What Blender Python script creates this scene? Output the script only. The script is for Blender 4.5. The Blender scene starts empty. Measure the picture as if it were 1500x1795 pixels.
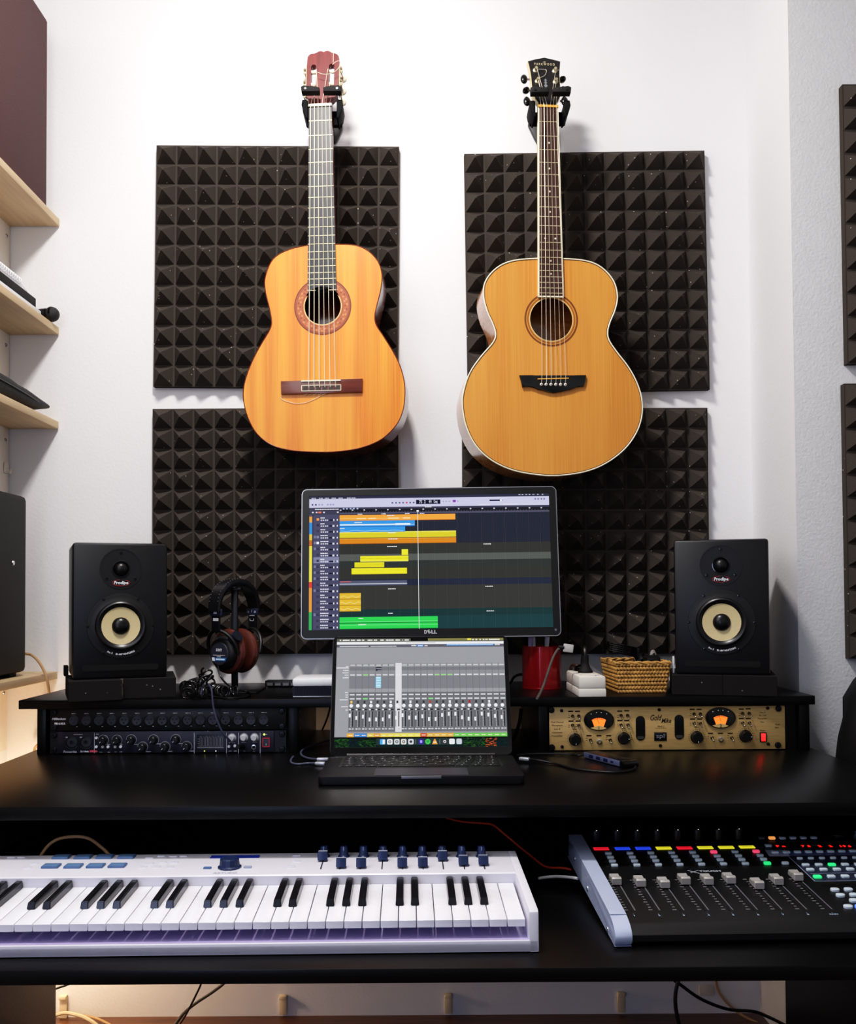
import bpy, bmesh, math, random
from mathutils import Vector, Matrix, Euler
random.seed(7)
R = math.radians
sc = bpy.context.scene
COL = sc.collection

# ------------------------------------------------------------------ camera
F, PX0, PITCH, ROLL = 1700.0, 738.0, R(1.6), R(-0.35)
YH = 1050.0
PY0 = YH - F * math.tan(PITCH)
CZ = 1.004
CAMM = Matrix.Translation((0, 0, CZ)) @ Matrix.Rotation(math.pi / 2 + PITCH, 4, 'X') @ Matrix.Rotation(ROLL, 4, 'Z')
cd = bpy.data.cameras.new('camera'); cam = bpy.data.objects.new('camera', cd); COL.objects.link(cam)
cam.matrix_world = CAMM
cd.sensor_fit = 'AUTO'; cd.sensor_width = 36.0; cd.lens = F / 1795 * 36.0
cd.shift_x = (750 - PX0) / 1795; cd.shift_y = (PY0 - 897.5) / 1795
cd.clip_start = 0.02
sc.camera = cam

def ray(px, py):
    d = Vector(((px - PX0) / F, (PY0 - py) / F, -1.0))
    return Vector((0, 0, CZ)), (CAMM.to_3x3() @ d)
def P(px, py, Y):
    o, d = ray(px, py); return o + d * (Y / d.y)
def PZ(px, py, Z):
    o, d = ray(px, py); return o + d * ((Z - o.z) / d.z)
def PL(M, px, py, a, b=0.0):
    """hit of a picture ray with the plane z = a + b*y of the local frame M, in local coordinates"""
    Mi = M.inverted(); o, d = ray(px, py)
    o = Mi @ o; d = Mi.to_3x3() @ d
    t = (a + b * o.y - o.z) / (d.z - b * d.y)
    return o + d * t

# ------------------------------------------------------------------ materials
def lin(c):
    c = c / 255.0
    return c / 12.92 if c <= 0.04045 else ((c + 0.055) / 1.055) ** 2.4
def rgb(h):
    if isinstance(h, str):
        h = h.lstrip('#'); h = tuple(int(h[i:i + 2], 16) for i in (0, 2, 4))
    return (lin(h[0]), lin(h[1]), lin(h[2]), 1.0)
MATS = {}
def new_mat(name):
    m = bpy.data.materials.new(name); m.use_nodes = True
    nt = m.node_tree; b = nt.nodes['Principled BSDF']
    return m, nt, b
def mat(name, col=(128, 128, 128), rough=0.5, metal=0.0, coat=0.0, noise=0.0, nscale=40.0, bump=0.0, bscale=200.0,
        emit=None, estr=0.0, alpha=1.0, spec=None, trans=0.0, stretch=None):
    if name in MATS: return MATS[name]
    m, nt, b = new_mat(name)
    c = rgb(col)
    b.inputs['Base Color'].default_value = c
    b.inputs['Roughness'].default_value = rough; b.inputs['Metallic'].default_value = metal
    b.inputs['Coat Weight'].default_value = coat; b.inputs['Coat Roughness'].default_value = 0.08
    if spec is not None: b.inputs['Specular IOR Level'].default_value = spec
    if trans: b.inputs['Transmission Weight'].default_value = trans
    if alpha < 1: b.inputs['Alpha'].default_value = alpha
    tc = nt.nodes.new('ShaderNodeTexCoord')
    vec = tc.outputs['Object']
    if stretch:
        mp = nt.nodes.new('ShaderNodeMapping'); mp.inputs['Scale'].default_value = stretch
        nt.links.new(vec, mp.inputs['Vector']); vec = mp.outputs['Vector']
    nz = nt.nodes.new('ShaderNodeTexNoise'); nz.inputs['Scale'].default_value = nscale; nz.inputs['Detail'].default_value = 3
    nt.links.new(vec, nz.inputs['Vector'])
    rp = nt.nodes.new('ShaderNodeValToRGB')
    k = noise if noise else 0.03
    rp.color_ramp.elements[0].color = tuple(x * (1 - k) for x in c[:3]) + (1,)
    rp.color_ramp.elements[1].color = tuple(min(1, x * (1 + k)) for x in c[:3]) + (1,)
    rp.color_ramp.elements[0].position = 0.3; rp.color_ramp.elements[1].position = 0.7
    nt.links.new(nz.outputs['Fac'], rp.inputs['Fac']); nt.links.new(rp.outputs['Color'], b.inputs['Base Color'])
    if bump:
        nb = nt.nodes.new('ShaderNodeTexNoise'); nb.inputs['Scale'].default_value = bscale; nb.inputs['Detail'].default_value = 2
        nt.links.new(tc.outputs['Object'], nb.inputs['Vector'])
        bp = nt.nodes.new('ShaderNodeBump'); bp.inputs['Strength'].default_value = bump; bp.inputs['Distance'].default_value = 0.002
        nt.links.new(nb.outputs['Fac'], bp.inputs['Height']); nt.links.new(bp.outputs['Normal'], b.inputs['Normal'])
    if emit is not None:
        b.inputs['Emission Color'].default_value = rgb(emit); b.inputs['Emission Strength'].default_value = estr
    MATS[name] = m
    return m
def mat_attr(name, rough=0.5, emit=0.0, metal=0.0, coat=0.0):
    """face colours from the mesh's colour attribute"""
    if name in MATS: return MATS[name]
    m, nt, b = new_mat(name)
    a = nt.nodes.new('ShaderNodeAttribute'); a.attribute_name = 'Col'
    b.inputs['Roughness'].default_value = rough; b.inputs['Metallic'].default_value = metal; b.inputs['Coat Weight'].default_value = coat
    if emit:
        b.inputs['Base Color'].default_value = (0.005, 0.005, 0.005, 1); b.inputs['Specular IOR Level'].default_value = 0.15
        nt.links.new(a.outputs['Color'], b.inputs['Emission Color']); b.inputs['Emission Strength'].default_value = emit
    else:
        nt.links.new(a.outputs['Color'], b.inputs['Base Color'])
    MATS[name] = m
    return m
def mat_wood(name, dark, light, grain=(60, 8, 1.2), rough=0.3, coat=0.3, bands=0.0, bandcol=None, bandw=22.0):
    """wood with grain running along local Z"""
    if name in MATS: return MATS[name]
    m, nt, b = new_mat(name)
    tc = nt.nodes.new('ShaderNodeTexCoord'); mp = nt.nodes.new('ShaderNodeMapping'); mp.inputs['Scale'].default_value = grain
    nt.links.new(tc.outputs['Object'], mp.inputs['Vector'])
    nz = nt.nodes.new('ShaderNodeTexNoise'); nz.inputs['Scale'].default_value = 4.0; nz.inputs['Detail'].default_value = 6
    nt.links.new(mp.outputs['Vector'], nz.inputs['Vector'])
    rp = nt.nodes.new('ShaderNodeValToRGB')
    rp.color_ramp.elements[0].color = rgb(dark); rp.color_ramp.elements[1].color = rgb(light)
    rp.color_ramp.elements[0].position = 0.25; rp.color_ramp.elements[1].position = 0.75
    nt.links.new(nz.outputs['Fac'], rp.inputs['Fac'])
    out = rp.outputs['Color']
    if bands:
        mp2 = nt.nodes.new('ShaderNodeMapping'); mp2.inputs['Scale'].default_value = (bandw, 1, 1.5)
        nt.links.new(tc.outputs['Object'], mp2.inputs['Vector'])
        n2 = nt.nodes.new('ShaderNodeTexNoise'); n2.inputs['Scale'].default_value = 1.0; n2.inputs['Detail'].default_value = 1
        nt.links.new(mp2.outputs['Vector'], n2.inputs['Vector'])
        r2 = nt.nodes.new('ShaderNodeValToRGB'); r2.color_ramp.elements[0].position = 0.42; r2.color_ramp.elements[1].position = 0.62
        r2.color_ramp.elements[0].color = (0, 0, 0, 1); r2.color_ramp.elements[1].color = (bands, bands, bands, 1)
        nt.links.new(n2.outputs['Fac'], r2.inputs['Fac'])
        mx = nt.nodes.new('ShaderNodeMixRGB'); mx.inputs['Color2'].default_value = rgb(bandcol)
        nt.links.new(r2.outputs['Color'], mx.inputs['Fac']); nt.links.new(out, mx.inputs['Color1']); out = mx.outputs['Color']
    nt.links.new(out, b.inputs['Base Color'])
    b.inputs['Roughness'].default_value = rough; b.inputs['Coat Weight'].default_value = coat; b.inputs['Coat Roughness'].default_value = 0.12
    MATS[name] = m
    return m
def mat_foam(name, base, speck):
    if name in MATS: return MATS[name]
    m, nt, b = new_mat(name)
    tc = nt.nodes.new('ShaderNodeTexCoord')
    vo = nt.nodes.new('ShaderNodeTexVoronoi'); vo.inputs['Scale'].default_value = 75.0
    nt.links.new(tc.outputs['Object'], vo.inputs['Vector'])
    rp = nt.nodes.new('ShaderNodeValToRGB'); rp.color_ramp.interpolation = 'CONSTANT'
    rp.color_ramp.elements[0].color = (1, 1, 1, 1); rp.color_ramp.elements[1].color = (0, 0, 0, 1); rp.color_ramp.elements[1].position = 0.10
    nt.links.new(vo.outputs['Distance'], rp.inputs['Fac'])
    # only some of the cells carry a speck
    sp = nt.nodes.new('ShaderNodeSeparateColor'); nt.links.new(vo.outputs['Color'], sp.inputs['Color'])
    gt = nt.nodes.new('ShaderNodeMath'); gt.operation = 'GREATER_THAN'; gt.inputs[1].default_value = 0.72
    nt.links.new(sp.outputs['Red'], gt.inputs[0])
    mu = nt.nodes.new('ShaderNodeMath'); mu.operation = 'MULTIPLY'
    nt.links.new(rp.outputs['Color'], mu.inputs[0]); nt.links.new(gt.outputs['Value'], mu.inputs[1])
    nz = nt.nodes.new('ShaderNodeTexNoise'); nz.inputs['Scale'].default_value = 900.0
    nt.links.new(tc.outputs['Object'], nz.inputs['Vector'])
    r2 = nt.nodes.new('ShaderNodeValToRGB'); c = rgb(base)
    r2.color_ramp.elements[0].color = tuple(x * 0.6 for x in c[:3]) + (1,); r2.color_ramp.elements[1].color = tuple(x * 1.5 for x in c[:3]) + (1,)
    nt.links.new(nz.outputs['Fac'], r2.inputs['Fac'])
    mx = nt.nodes.new('ShaderNodeMixRGB'); mx.inputs['Color2'].default_value = rgb(speck)
    nt.links.new(mu.outputs['Value'], mx.inputs['Fac']); nt.links.new(r2.outputs['Color'], mx.inputs['Color1'])
    nt.links.new(mx.outputs['Color'], b.inputs['Base Color'])
    b.inputs['Roughness'].default_value = 0.95; b.inputs['Specular IOR Level'].default_value = 0.15
    MATS[name] = m
    return m

# ------------------------------------------------------------------ mesh builder
def catmull(pts, sub=6, closed=False):
    pts = [Vector(p) for p in pts]; n = len(pts); out = []
    rng = n if closed else n - 1
    for i in range(rng):
        if closed: p0, p1, p2, p3 = pts[(i - 1) % n], pts[i], pts[(i + 1) % n], pts[(i + 2) % n]
        else: p0, p1, p2, p3 = pts[max(i - 1, 0)], pts[i], pts[i + 1], pts[min(i + 2, n - 1)]
        for k in range(sub):
            t = k / sub
            out.append(0.5 * ((2 * p1) + (p2 - p0) * t + (2 * p0 - 5 * p1 + 4 * p2 - p3) * t * t + (3 * p1 - p0 - 3 * p2 + p3) * t ** 3))
    if not closed: out.append(pts[-1])
    return out
def rrect(w, h, r, n=5, cx=0, cy=0):
    o = []
    for sx, sy, a in ((1, 1, 0), (-1, 1, 90), (-1, -1, 180), (1, -1, 270)):
        for k in range(n + 1):
            t = R(a + 90 * k / n)
            o.append((cx + sx * (w / 2 - r) + r * math.cos(t), cy + sy * (h / 2 - r) + r * math.sin(t)))
    return o
def circ(r, n=24, cx=0, cy=0, ry=None):
    return [(cx + r * math.cos(2 * math.pi * k / n), cy + (ry or r) * math.sin(2 * math.pi * k / n)) for k in range(n)]
XZ = Matrix(((1, 0, 0, 0), (0, 0, -1, 0), (0, 1, 0, 0), (0, 0, 0, 1)))   # (u,v,w) -> x=u, z=v, y=-w (w points to the viewer)
YZ = Matrix(((0, 0, 1, 0), (1, 0, 0, 0), (0, 1, 0, 0), (0, 0, 0, 1)))    # (u,v,w) -> y=u, z=v, x=w
XY = Matrix.Identity(4)
class MB:
    def __init__(s): s.v = []; s.f = []; s.fc = []; s.fm = []; s.c = (1, 1, 1, 1); s.m = 0; s.T = Matrix.Identity(4); s.usecol = False
    def col(s, c): s.c = rgb(c); s.usecol = True; return s
    def add(s, vs, fs, M=None):
        b = len(s.v); T = s.T @ M if M is not None else s.T
        s.v.extend(T @ Vector(v) for v in vs)
        for f in fs: s.f.append(tuple(b + i for i in f)); s.fc.append(s.c); s.fm.append(s.m)
        return s
    def bm(s, bm, M=None):
        bm.verts.ensure_lookup_table(); bm.verts.index_update()
        s.add([v.co.copy() for v in bm.verts], [[v.index for v in f.verts] for f in bm.faces], M); bm.free(); return s
    def box(s, lo, hi, bev=0.0, M=None, seg=2):
        lo = Vector(lo); hi = Vector(hi)
        for i in range(3):
            if lo[i] > hi[i]: lo[i], hi[i] = hi[i], lo[i]
        if not bev:
            x0, y0, z0 = lo; x1, y1, z1 = hi
            return s.add([(x0, y0, z0), (x1, y0, z0), (x1, y1, z0), (x0, y1, z0), (x0, y0, z1), (x1, y0, z1), (x1, y1, z1), (x0, y1, z1)],
                         [(0, 3, 2, 1), (4, 5, 6, 7), (0, 1, 5, 4), (1, 2, 6, 5), (2, 3, 7, 6), (3, 0, 4, 7)], M)
        bm = bmesh.new(); bmesh.ops.create_cube(bm, size=1.0)
        for v in bm.verts: v.co = Vector(((v.co.x + .5) * (hi.x - lo.x) + lo.x, (v.co.y + .5) * (hi.y - lo.y) + lo.y, (v.co.z + .5) * (hi.z - lo.z) + lo.z))
        bmesh.ops.bevel(bm, geom=list(bm.edges), offset=bev, segments=seg, affect='EDGES', profile=0.5, clamp_overlap=True)
        return s.bm(bm, M)
    def cbox(s, c, d, bev=0.0, M=None): 
        c = Vector(c); d = Vector(d) / 2; return s.box(c - d, c + d, bev, M)
    def lathe(s, prof, o=(0, 0, 0), axis=(0, 0, 1), n=24, M=None):
        """prof: (radius, height along axis)"""
        q = Vector((0, 0, 1)).rotation_difference(Vector(axis).normalized()); o = Vector(o)
        vs = []; fs = []; rings = []
        for r, h in prof:
            if r < 1e-7: rings.append([len(vs)]); vs.append(o + q @ Vector((0, 0, h)))
            else:
                rings.append(list(range(len(vs), len(vs) + n)))
                vs.extend(o + q @ Vector((r * math.cos(2 * math.pi * k / n), r * math.sin(2 * math.pi * k / n), h)) for k in range(n))
        for a, b in zip(rings, rings[1:]):
            for k in range(n):
                k2 = (k + 1) % n
                if len(a) == 1 and len(b) == 1: break
                if len(a) == 1: fs.append((a[0], b[k2], b[k])[::-1])
                elif len(b) == 1: fs.append((a[k], a[k2], b[0]))
                else: fs.append((a[k], a[k2], b[k2], b[k]))
        return s.add(vs, fs, M)
    def cyl(s, p0, p1, r, r1=None, n=16, M=None):
        p0 = Vector(p0); p1 = Vector(p1); L = (p1 - p0).length
        r1 = r if r1 is None else r1
        return s.lathe([(0, 0), (r, 0), (r1, L), (0, L)], p0, p1 - p0, n, M)
    def ball(s, c, r, n=16, sc3=(1, 1, 1), M=None):
        vs = []; fs = []; h = n // 2
        c = Vector(c)
        for i in range(h + 1):
            a = math.pi * i / h
            for k in range(n):
                b = 2 * math.pi * k / n
                vs.append(c + Vector((r * sc3[0] * math.sin(a) * math.cos(b), r * sc3[1] * math.sin(a) * math.sin(b), r * sc3[2] * math.cos(a))))
        for i in range(h):
            for k in range(n):
                fs.append((i * n + k, (i + 1) * n + k, (i + 1) * n + (k + 1) % n, i * n + (k + 1) % n))
        return s.add(vs, fs, M)
    def tube(s, pts, r, n=8, sub=6, smooth=True, M=None, closed=False):
        p = catmull(pts, sub, closed) if smooth else [Vector(q) for q in pts]
        vs = []; fs = []; prev = None; m = len(p)
        for i, q in enumerate(p):
            if closed: t = (p[(i + 1) % m] - p[i - 1])
            else: t = p[min(i + 1, m - 1)] - p[max(i - 1, 0)]
            t = t.normalized() if t.length > 1e-9 else Vector((0, 0, 1))
            if prev is None:
                u = t.cross(Vector((0, 0, 1)))
                if u.length < 0.1: u = t.cross(Vector((0, 1, 0)))
            else: u = prev - t * prev.dot(t)
            u = u.normalized() if u.length > 1e-9 else t.orthogonal().normalized(); prev = u; w = t.cross(u)
            rr = r[min(i, len(r) - 1)] if isinstance(r, (list, tuple)) else r
            for k in range(n):
                a = 2 * math.pi * k / n; vs.append(q + (u * math.cos(a) + w * math.sin(a)) * rr)
        for i in range(m if closed else m - 1):
            j = (i + 1) % m
            for k in range(n): fs.append((i * n + k, i * n + (k + 1) % n, j * n + (k + 1) % n, j * n + k))
        if not closed: fs.append(tuple(range(n))[::-1]); fs.append(tuple((m - 1) * n + k for k in range(n)))
        return s.add(vs, fs, M)
    def prism(s, poly, w0, w1, plane=XY, bev=0.0, M=None):
        """polygon in the plane's (u,v), extruded from w0 to w1"""
        n = len(poly); T = plane if M is None else M @ plane
        if bev:
            bm = bmesh.new()
            a = [bm.verts.new((u, v, w0)) for u, v in poly]; b = [bm.verts.new((u, v, w1)) for u, v in poly]
            bm.faces.new(a[::-1]); bm.faces.new(b)
            for i in range(n): bm.faces.new((a[i], a[(i + 1) % n], b[(i + 1) % n], b[i]))
            es = [e for e in bm.edges if abs(e.verts[0].co.z - e.verts[1].co.z) < 1e-9]
            bmesh.ops.bevel(bm, geom=es, offset=bev, segments=2, affect='EDGES', profile=0.5, clamp_overlap=True)
            return s.bm(bm, T)
        vs = [(u, v, w0) for u, v in poly] + [(u, v, w1) for u, v in poly]
        fs = [tuple(range(n))[::-1], tuple(range(n, 2 * n))] + [(i, (i + 1) % n, n + (i + 1) % n, n + i) for i in range(n)]
        return s.add(vs, fs, T)
    def plate(s, outer, holes, w0, w1, plane=XY, M=None):
        """extruded polygon with holes"""
        T = plane if M is None else M @ plane
        bm = bmesh.new(); edges = []
        for loop in [outer] + list(holes):
            vv = [bm.verts.new((u, v, w1)) for u, v in loop]
            for i in range(len(vv)): edges.append(bm.edges.new((vv[i], vv[(i + 1) % len(vv)])))
        r = bmesh.ops.triangle_fill(bm, edges=edges, use_beauty=True)
        faces = list(bm.faces)
        bmesh.ops.recalc_face_normals(bm, faces=faces)
        if abs(w1 - w0) > 1e-9:
            ext = bmesh.ops.extrude_face_region(bm, geom=faces)
            for g in ext['geom']:
                if isinstance(g, bmesh.types.BMVert): g.co.z = w0
            bmesh.ops.recalc_face_normals(bm, faces=list(bm.faces))
        return s.bm(bm, T)
    def face(s, poly, w, plane=XZ, M=None):
        T = plane if M is None else M @ plane
        return s.add([(u, v, w) for u, v in poly], [tuple(range(len(poly)))], T)
    def rect(s, x0, y0, x1, y1, w, plane=XZ, M=None): return s.face([(x0, y0), (x1, y0), (x1, y1), (x0, y1)], w, plane, M)
    def text(s, t, size, o, w=0.0, plane=XZ, shear=0.0, align='CENTER', M=None, width=None, rot=0.0, bold=0.0):
        cu = bpy.data.curves.new('t', 'FONT'); cu.body = t; cu.size = size; cu.shear = shear; cu.align_x = align; cu.align_y = 'CENTER'; cu.resolution_u = 2
        cu.offset = bold
        ob = bpy.data.objects.new('t', cu); COL.objects.link(ob)
        dg = bpy.context.evaluated_depsgraph_get(); dg.update()
        me = bpy.data.meshes.new_from_object(ob.evaluated_get(dg))
        xs = [v.co.x for v in me.vertices] or [0, 1]
        k = (width / (max(xs) - min(xs))) if width else 1.0
        cr, sr = math.cos(rot), math.sin(rot)
        vs = [(o[0] + v.co.x * k * cr - v.co.y * sr, o[1] + v.co.x * k * sr + v.co.y * cr, w) for v in me.vertices]
        fs = [tuple(p.vertices) for p in me.polygons]
        bpy.data.objects.remove(ob); bpy.data.curves.remove(cu); bpy.data.meshes.remove(me)
        return s.add(vs, fs, plane if M is None else M @ plane)
    def build(s, name, m, parent=None, smooth=35, loc=None):
        me = bpy.data.meshes.new(name); me.from_pydata([tuple(v) for v in s.v], [], s.f)
        for x in (m if isinstance(m, (list, tuple)) else [m]): me.materials.append(x)
        me.polygons.foreach_set('material_index', s.fm)
        if smooth:
            me.polygons.foreach_set('use_smooth', [True] * len(s.f)); me.set_sharp_from_angle(angle=R(smooth))
        if s.usecol:
            at = me.color_attributes.new('Col', 'FLOAT_COLOR', 'CORNER'); d = []
            for p in me.polygons: d.extend(s.fc[p.index] * len(p.vertices))
            at.data.foreach_set('color', d)
        me.update()
        o = bpy.data.objects.new(name, me); COL.objects.link(o)
        if parent is not None: o.parent = parent
        if loc is not None: o.location = loc
        return o
def tag(o, label, cat, group=None, kind=None):
    o['label'] = label; o['category'] = cat
    if group: o['group'] = group
    if kind: o['kind'] = kind
    return o
def root(name, label, cat, M, group=None):
    o = bpy.data.objects.new(name, None); COL.objects.link(o); o.empty_display_size = 0.02
    o.matrix_world = M
    return tag(o, label, cat, group)
def struct(o): o['kind'] = 'structure'; return o
def dup(o, parent, loc, rot=None):
    c = o.copy(); COL.objects.link(c); c.parent = parent; c.location = loc
    if rot is not None: c.rotation_euler = rot
    for ch in list(o.children):
        dup(ch, c, ch.location)
    return c
def TR(loc, rx=0, ry=0, rz=0): return Matrix.Translation(loc) @ Euler((R(rx), R(ry), R(rz)), 'XYZ').to_matrix().to_4x4()
def cable(name, label, pts, r, m, cat='cable', group=None, n=8, extra=None):
    b = MB(); b.tube(pts, r, n)
    if extra: extra(b)
    return tag(b.build(name, m), label, cat, group)

# common materials
BLK = mat('black plastic', (20, 20, 21), 0.45)
BLKM = mat('black metal', (16, 16, 18), 0.35, noise=0.1)
BLKG = mat('black gloss', (9, 9, 10), 0.12, coat=0.4)
RUB = mat('black rubber', (13, 13, 13), 0.75)
CHR = mat('chrome', (200, 200, 200), 0.2, 1.0)
SIL = mat('silver metal', (170, 172, 178), 0.32, 1.0)
STEEL = mat('string steel', (235, 225, 205), 0.3, 0.6)
CREAM = mat('cream plastic', (238, 226, 190), 0.4)
WHT = mat('white plastic', (235, 236, 240), 0.35)
PAINT = mat_attr('printed paint', 0.5)
SCREEN = mat_attr('lit screen', 0.15, 1.0)
DESKM = mat('black wood laminate', (11, 11, 12), 0.34, noise=0.25, nscale=300, bump=0.05, bscale=500, spec=0.3)
# ------------------------------------------------------------------ the room
YW = 2.37; XL = -1.01; XP = 0.812; YP = 2.094; ZC = 2.75; YB = -1.6; XR = 2.3
WALLM = mat('white wall plaster', (238, 237, 238), 0.85, noise=0.015, nscale=3, bump=0.25, bscale=140, spec=0.2)
WALLR = mat('rough white wall plaster', (222, 223, 223), 0.9, noise=0.02, nscale=60, bump=0.5, bscale=150, spec=0.2)
CEILM = mat('white ceiling paint', (240, 240, 240), 0.9)
def slab(name, lo, hi, m):
    return struct(MB().box(lo, hi).build(name, m, smooth=0))
slab('wall_back', (XL - .1, YW, -0.1), (XP + .05, YW + .1, ZC), WALLM)
slab('wall_left', (XL - .1, YB, -0.1), (XL, YW + .1, ZC), WALLM)
b = MB(); b.box((XP, YP, -0.1), (XR + .1, YW + .1, ZC)); b.fm = [0, 0, 0, 0, 0, 1]
struct(b.build('wall_pillar', [WALLR, WALLM], smooth=0))
slab('wall_right', (XR, YB, -0.1), (XR + .1, YP, ZC), WALLM)
slab('ceiling', (XL - .1, YB, ZC), (XR + .1, YW + .1, ZC + .1), CEILM)
FLOORM = mat_wood('brown wood floor', (72, 44, 28), (118, 76, 48), grain=(1.5, 26, 10), rough=0.35, coat=0.2)
slab('floor', (XL - .1, YB, -0.1), (XR + .1, YW + .1, 0.0), FLOORM)

# ------------------------------------------------------------------ acoustic foam
FOAM = mat_foam('charcoal acoustic foam', (72, 66, 61), (200, 190, 180))
def foam_panel(name, label, cx, cz, Y, size, rolldeg, n=12):
    b = MB(); h = size / 2; c = size / n; base = 0.018; top = 0.0545
    out = [(-h, -h), (h, -h), (h, h), (-h, h)]
    b.prism(out, 0, base, XZ)
    for i in range(n):
        for j in range(n):
            x0 = -h + i * c + .0006; z0 = -h + j * c + .0006; x1 = x0 + c - .0012; z1 = z0 + c - .0012
            mx, mz = (x0 + x1) / 2 + random.uniform(-1, 1) * .0008, (z0 + z1) / 2 + random.uniform(-1, 1) * .0008; k = .0016
            g = base - .003
            b.add([(x0, z0, g), (x1, z0, g), (x1, z1, g), (x0, z1, g), (mx - k, mz - k, top), (mx + k, mz - k, top), (mx + k, mz + k, top), (mx - k, mz + k, top)],
                  [(0, 1, 5, 4), (1, 2, 6, 5), (2, 3, 7, 6), (3, 0, 4, 7), (4, 5, 6, 7)], XZ)
    o = b.build(name, FOAM, smooth=0)
    o.matrix_world = TR((cx, Y, cz), ry=-rolldeg)
    return tag(o, label, 'acoustic foam', 'pyramid foam panels on the walls')
def foam_at(px, py, Yface, Y, *a, **k):
    p = P(px, py, Yface); return p.x, p.z
for (lab, px, py, s, r) in (
    ('dark pyramid foam panel behind the orange classical guitar, upper of its column', 484.5, 466, .596, -.7),
    ('dark pyramid foam panel above the black headphones, lower of its column', 482.5, 930, .598, .0),
    ('dark pyramid foam panel behind the pale jumbo guitar, upper of its column', 1028, 475, .590, .45),
    ('dark pyramid foam panel beside the monitor, below the jumbo guitar', 1026.5, 930, .598, -.2)):
    p = P(px, py, YW - .02)
    foam_panel('mounted_foam_panel', lab, p.x, p.z, YW, s, r)
for (lab, pxl, y0, y1) in (('dark foam panel cut by the edge of the photo, upper one on the pillar', 1481, 147, 637),
                           ('dark foam panel cut by the edge of the photo, lower one on the pillar', 1484, 672, 1155)):
    p0 = P(pxl, y0, YP - .02); p1 = P(pxl, y1, YP - .02); s = p0.z - p1.z
    foam_panel('mounted_foam_panel', lab, (p0.x + p1.x) / 2 + s / 2, (p0.z + p1.z) / 2, YP, s, 0)

# ------------------------------------------------------------------ desk
ZD = CZ - .312; ZS = CZ - .201; ZT = CZ - .452
YDF, YDB, YSF = 1.478, 2.335, 1.975
desk = root('studio_desk', 'wide black studio desk with raised shelf, rack bays and keyboard shelf', 'desk', TR((0, 0, 0)))
def dpart(name, lo, hi, bev=.0015):
    b = MB(); b.box(lo, hi, bev); return b.build(name, DESKM, desk)
dpart('desktop', (-.812, YDF, ZD - .02), (.803, YDB, ZD))
dpart('raised_shelf', (-.819, YSF, ZS - .018), (.798, 2.36, ZS))
for x0, x1 in ((-.784, -.766), (-.2715, -.2535), (.2375, .2555), (.768, .789)):
    b = MB(); b.box((x0, YSF + .008, ZD), (x1, 2.33, ZS - .018), .001); o = b.build('rack_upright', DESKM, desk)
def rail(x):
    b = MB(); b.box((x - .006, YSF + .03, ZD), (x + .006, YSF + .032, ZS - .018))
    b.build('rack_rail', BLKM, desk)
for x in (-.760, -.2775, .2615, .7385): rail(x)
b = MB()
for k in range(5):
    b.cyl((-.2535, 2.02, ZD + .012 + k * .017), (-.2529, 2.02, ZD + .012 + k * .017), .004, n=10)
b.build('upright_hole', BLKG, desk)
b = MB(); b.box((.745, YSF + .02, ZD), (.766, YSF + .05, ZS - .018)); b.build('rack_filler', DESKM, desk)
dpart('keyboard_shelf', (-.79, 1.2, ZT - .018), (.79, 2.02, ZT))
dpart('back_panel', (-.77, 2.0, ZT), (.77, 2.018, ZD - .02))
LEGM = mat('laminate painted lamplit grey', (120, 112, 110), 0.55, noise=0.1, nscale=120)  # grey paints the lamplight onto one leg panel; the other stays desk black
for sgn, m in ((-1, LEGM), (1, DESKM)):
    b = MB(); b.box((-.79 if sgn < 0 else .753, 1.3, 0.0002), (-.766 if sgn < 0 else .778, 2.045, ZD - .02), .0015)
    o = b.build('leg_panel', m, desk)
    if sgn < 0: o['label'] = 'leg panel with lamplit grey painted in'

# ------------------------------------------------------------------ shelves on the left wall
SHM = mat_wood('pale oak board', (196, 166, 126), (226, 200, 160), grain=(14, 1.2, 14), rough=0.5, coat=0.0)
CLM = mat('cream batten', (236, 226, 214), 0.6)
shelf_z = []
for lab, px, ybot in (('pale wooden wall shelf carrying the large brown case, topmost of four', 103, 397),
                      ('pale wooden wall shelf carrying a spiral-bound book and microphone', 103, 587),
                      ('pale wooden wall shelf carrying a soft black pouch', 102, 752),
                      ('pale wooden wall shelf carrying the black speaker box, lowest of four', 100, 1190)):
    z = P(px, ybot, YW - .004).z; shelf_z.append(z + .018)
    t = root('wall_shelf', lab, 'shelf', TR((XL, 0, z)), 'pale shelves on the left wall')
    b = MB(); b.box((.0, 1.25, 0), (.124, YW - .004, .018), .0012); b.build('board', SHM, t)
    b = MB(); b.box((0, 1.4, -.17), (.0025, YW - .006, 0)); cl = b.build('cleat', CLM, t)
    for y in (YW - .025, 1.9):
        b = MB(); b.lathe([(0, .0), (.0052, 0), (.0045, .0018), (0, .0022)], (.0025, y, -.03), (1, 0, 0), 14); b.build('screw', CHR, t)
        b = MB(); b.cyl((.0046, y, -.03), (.0049, y, -.03), .002, n=8); b.build('screw_socket', BLKG, t)
# brown case on the top shelf
BRN = mat('dark brown leatherette', (92, 66, 66), 0.7, noise=0.25, nscale=500, bump=0.3, bscale=900, spec=0.25)
zt = P(75, 37, 2.32).z
t = root('equipment_case', 'large dark brown case with rounded edges on the topmost shelf', 'case', TR((XL, 0, shelf_z[0] + .0003)))
b = MB(); b.box((.004, 1.3, .004), (.112, 2.32, zt - shelf_z[0]), .008); b.build('shell', BRN, t)
b = MB(); b.box((.008, 1.31, .0), (.106, 2.31, .006)); b.build('base', RUB, t)
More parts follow.
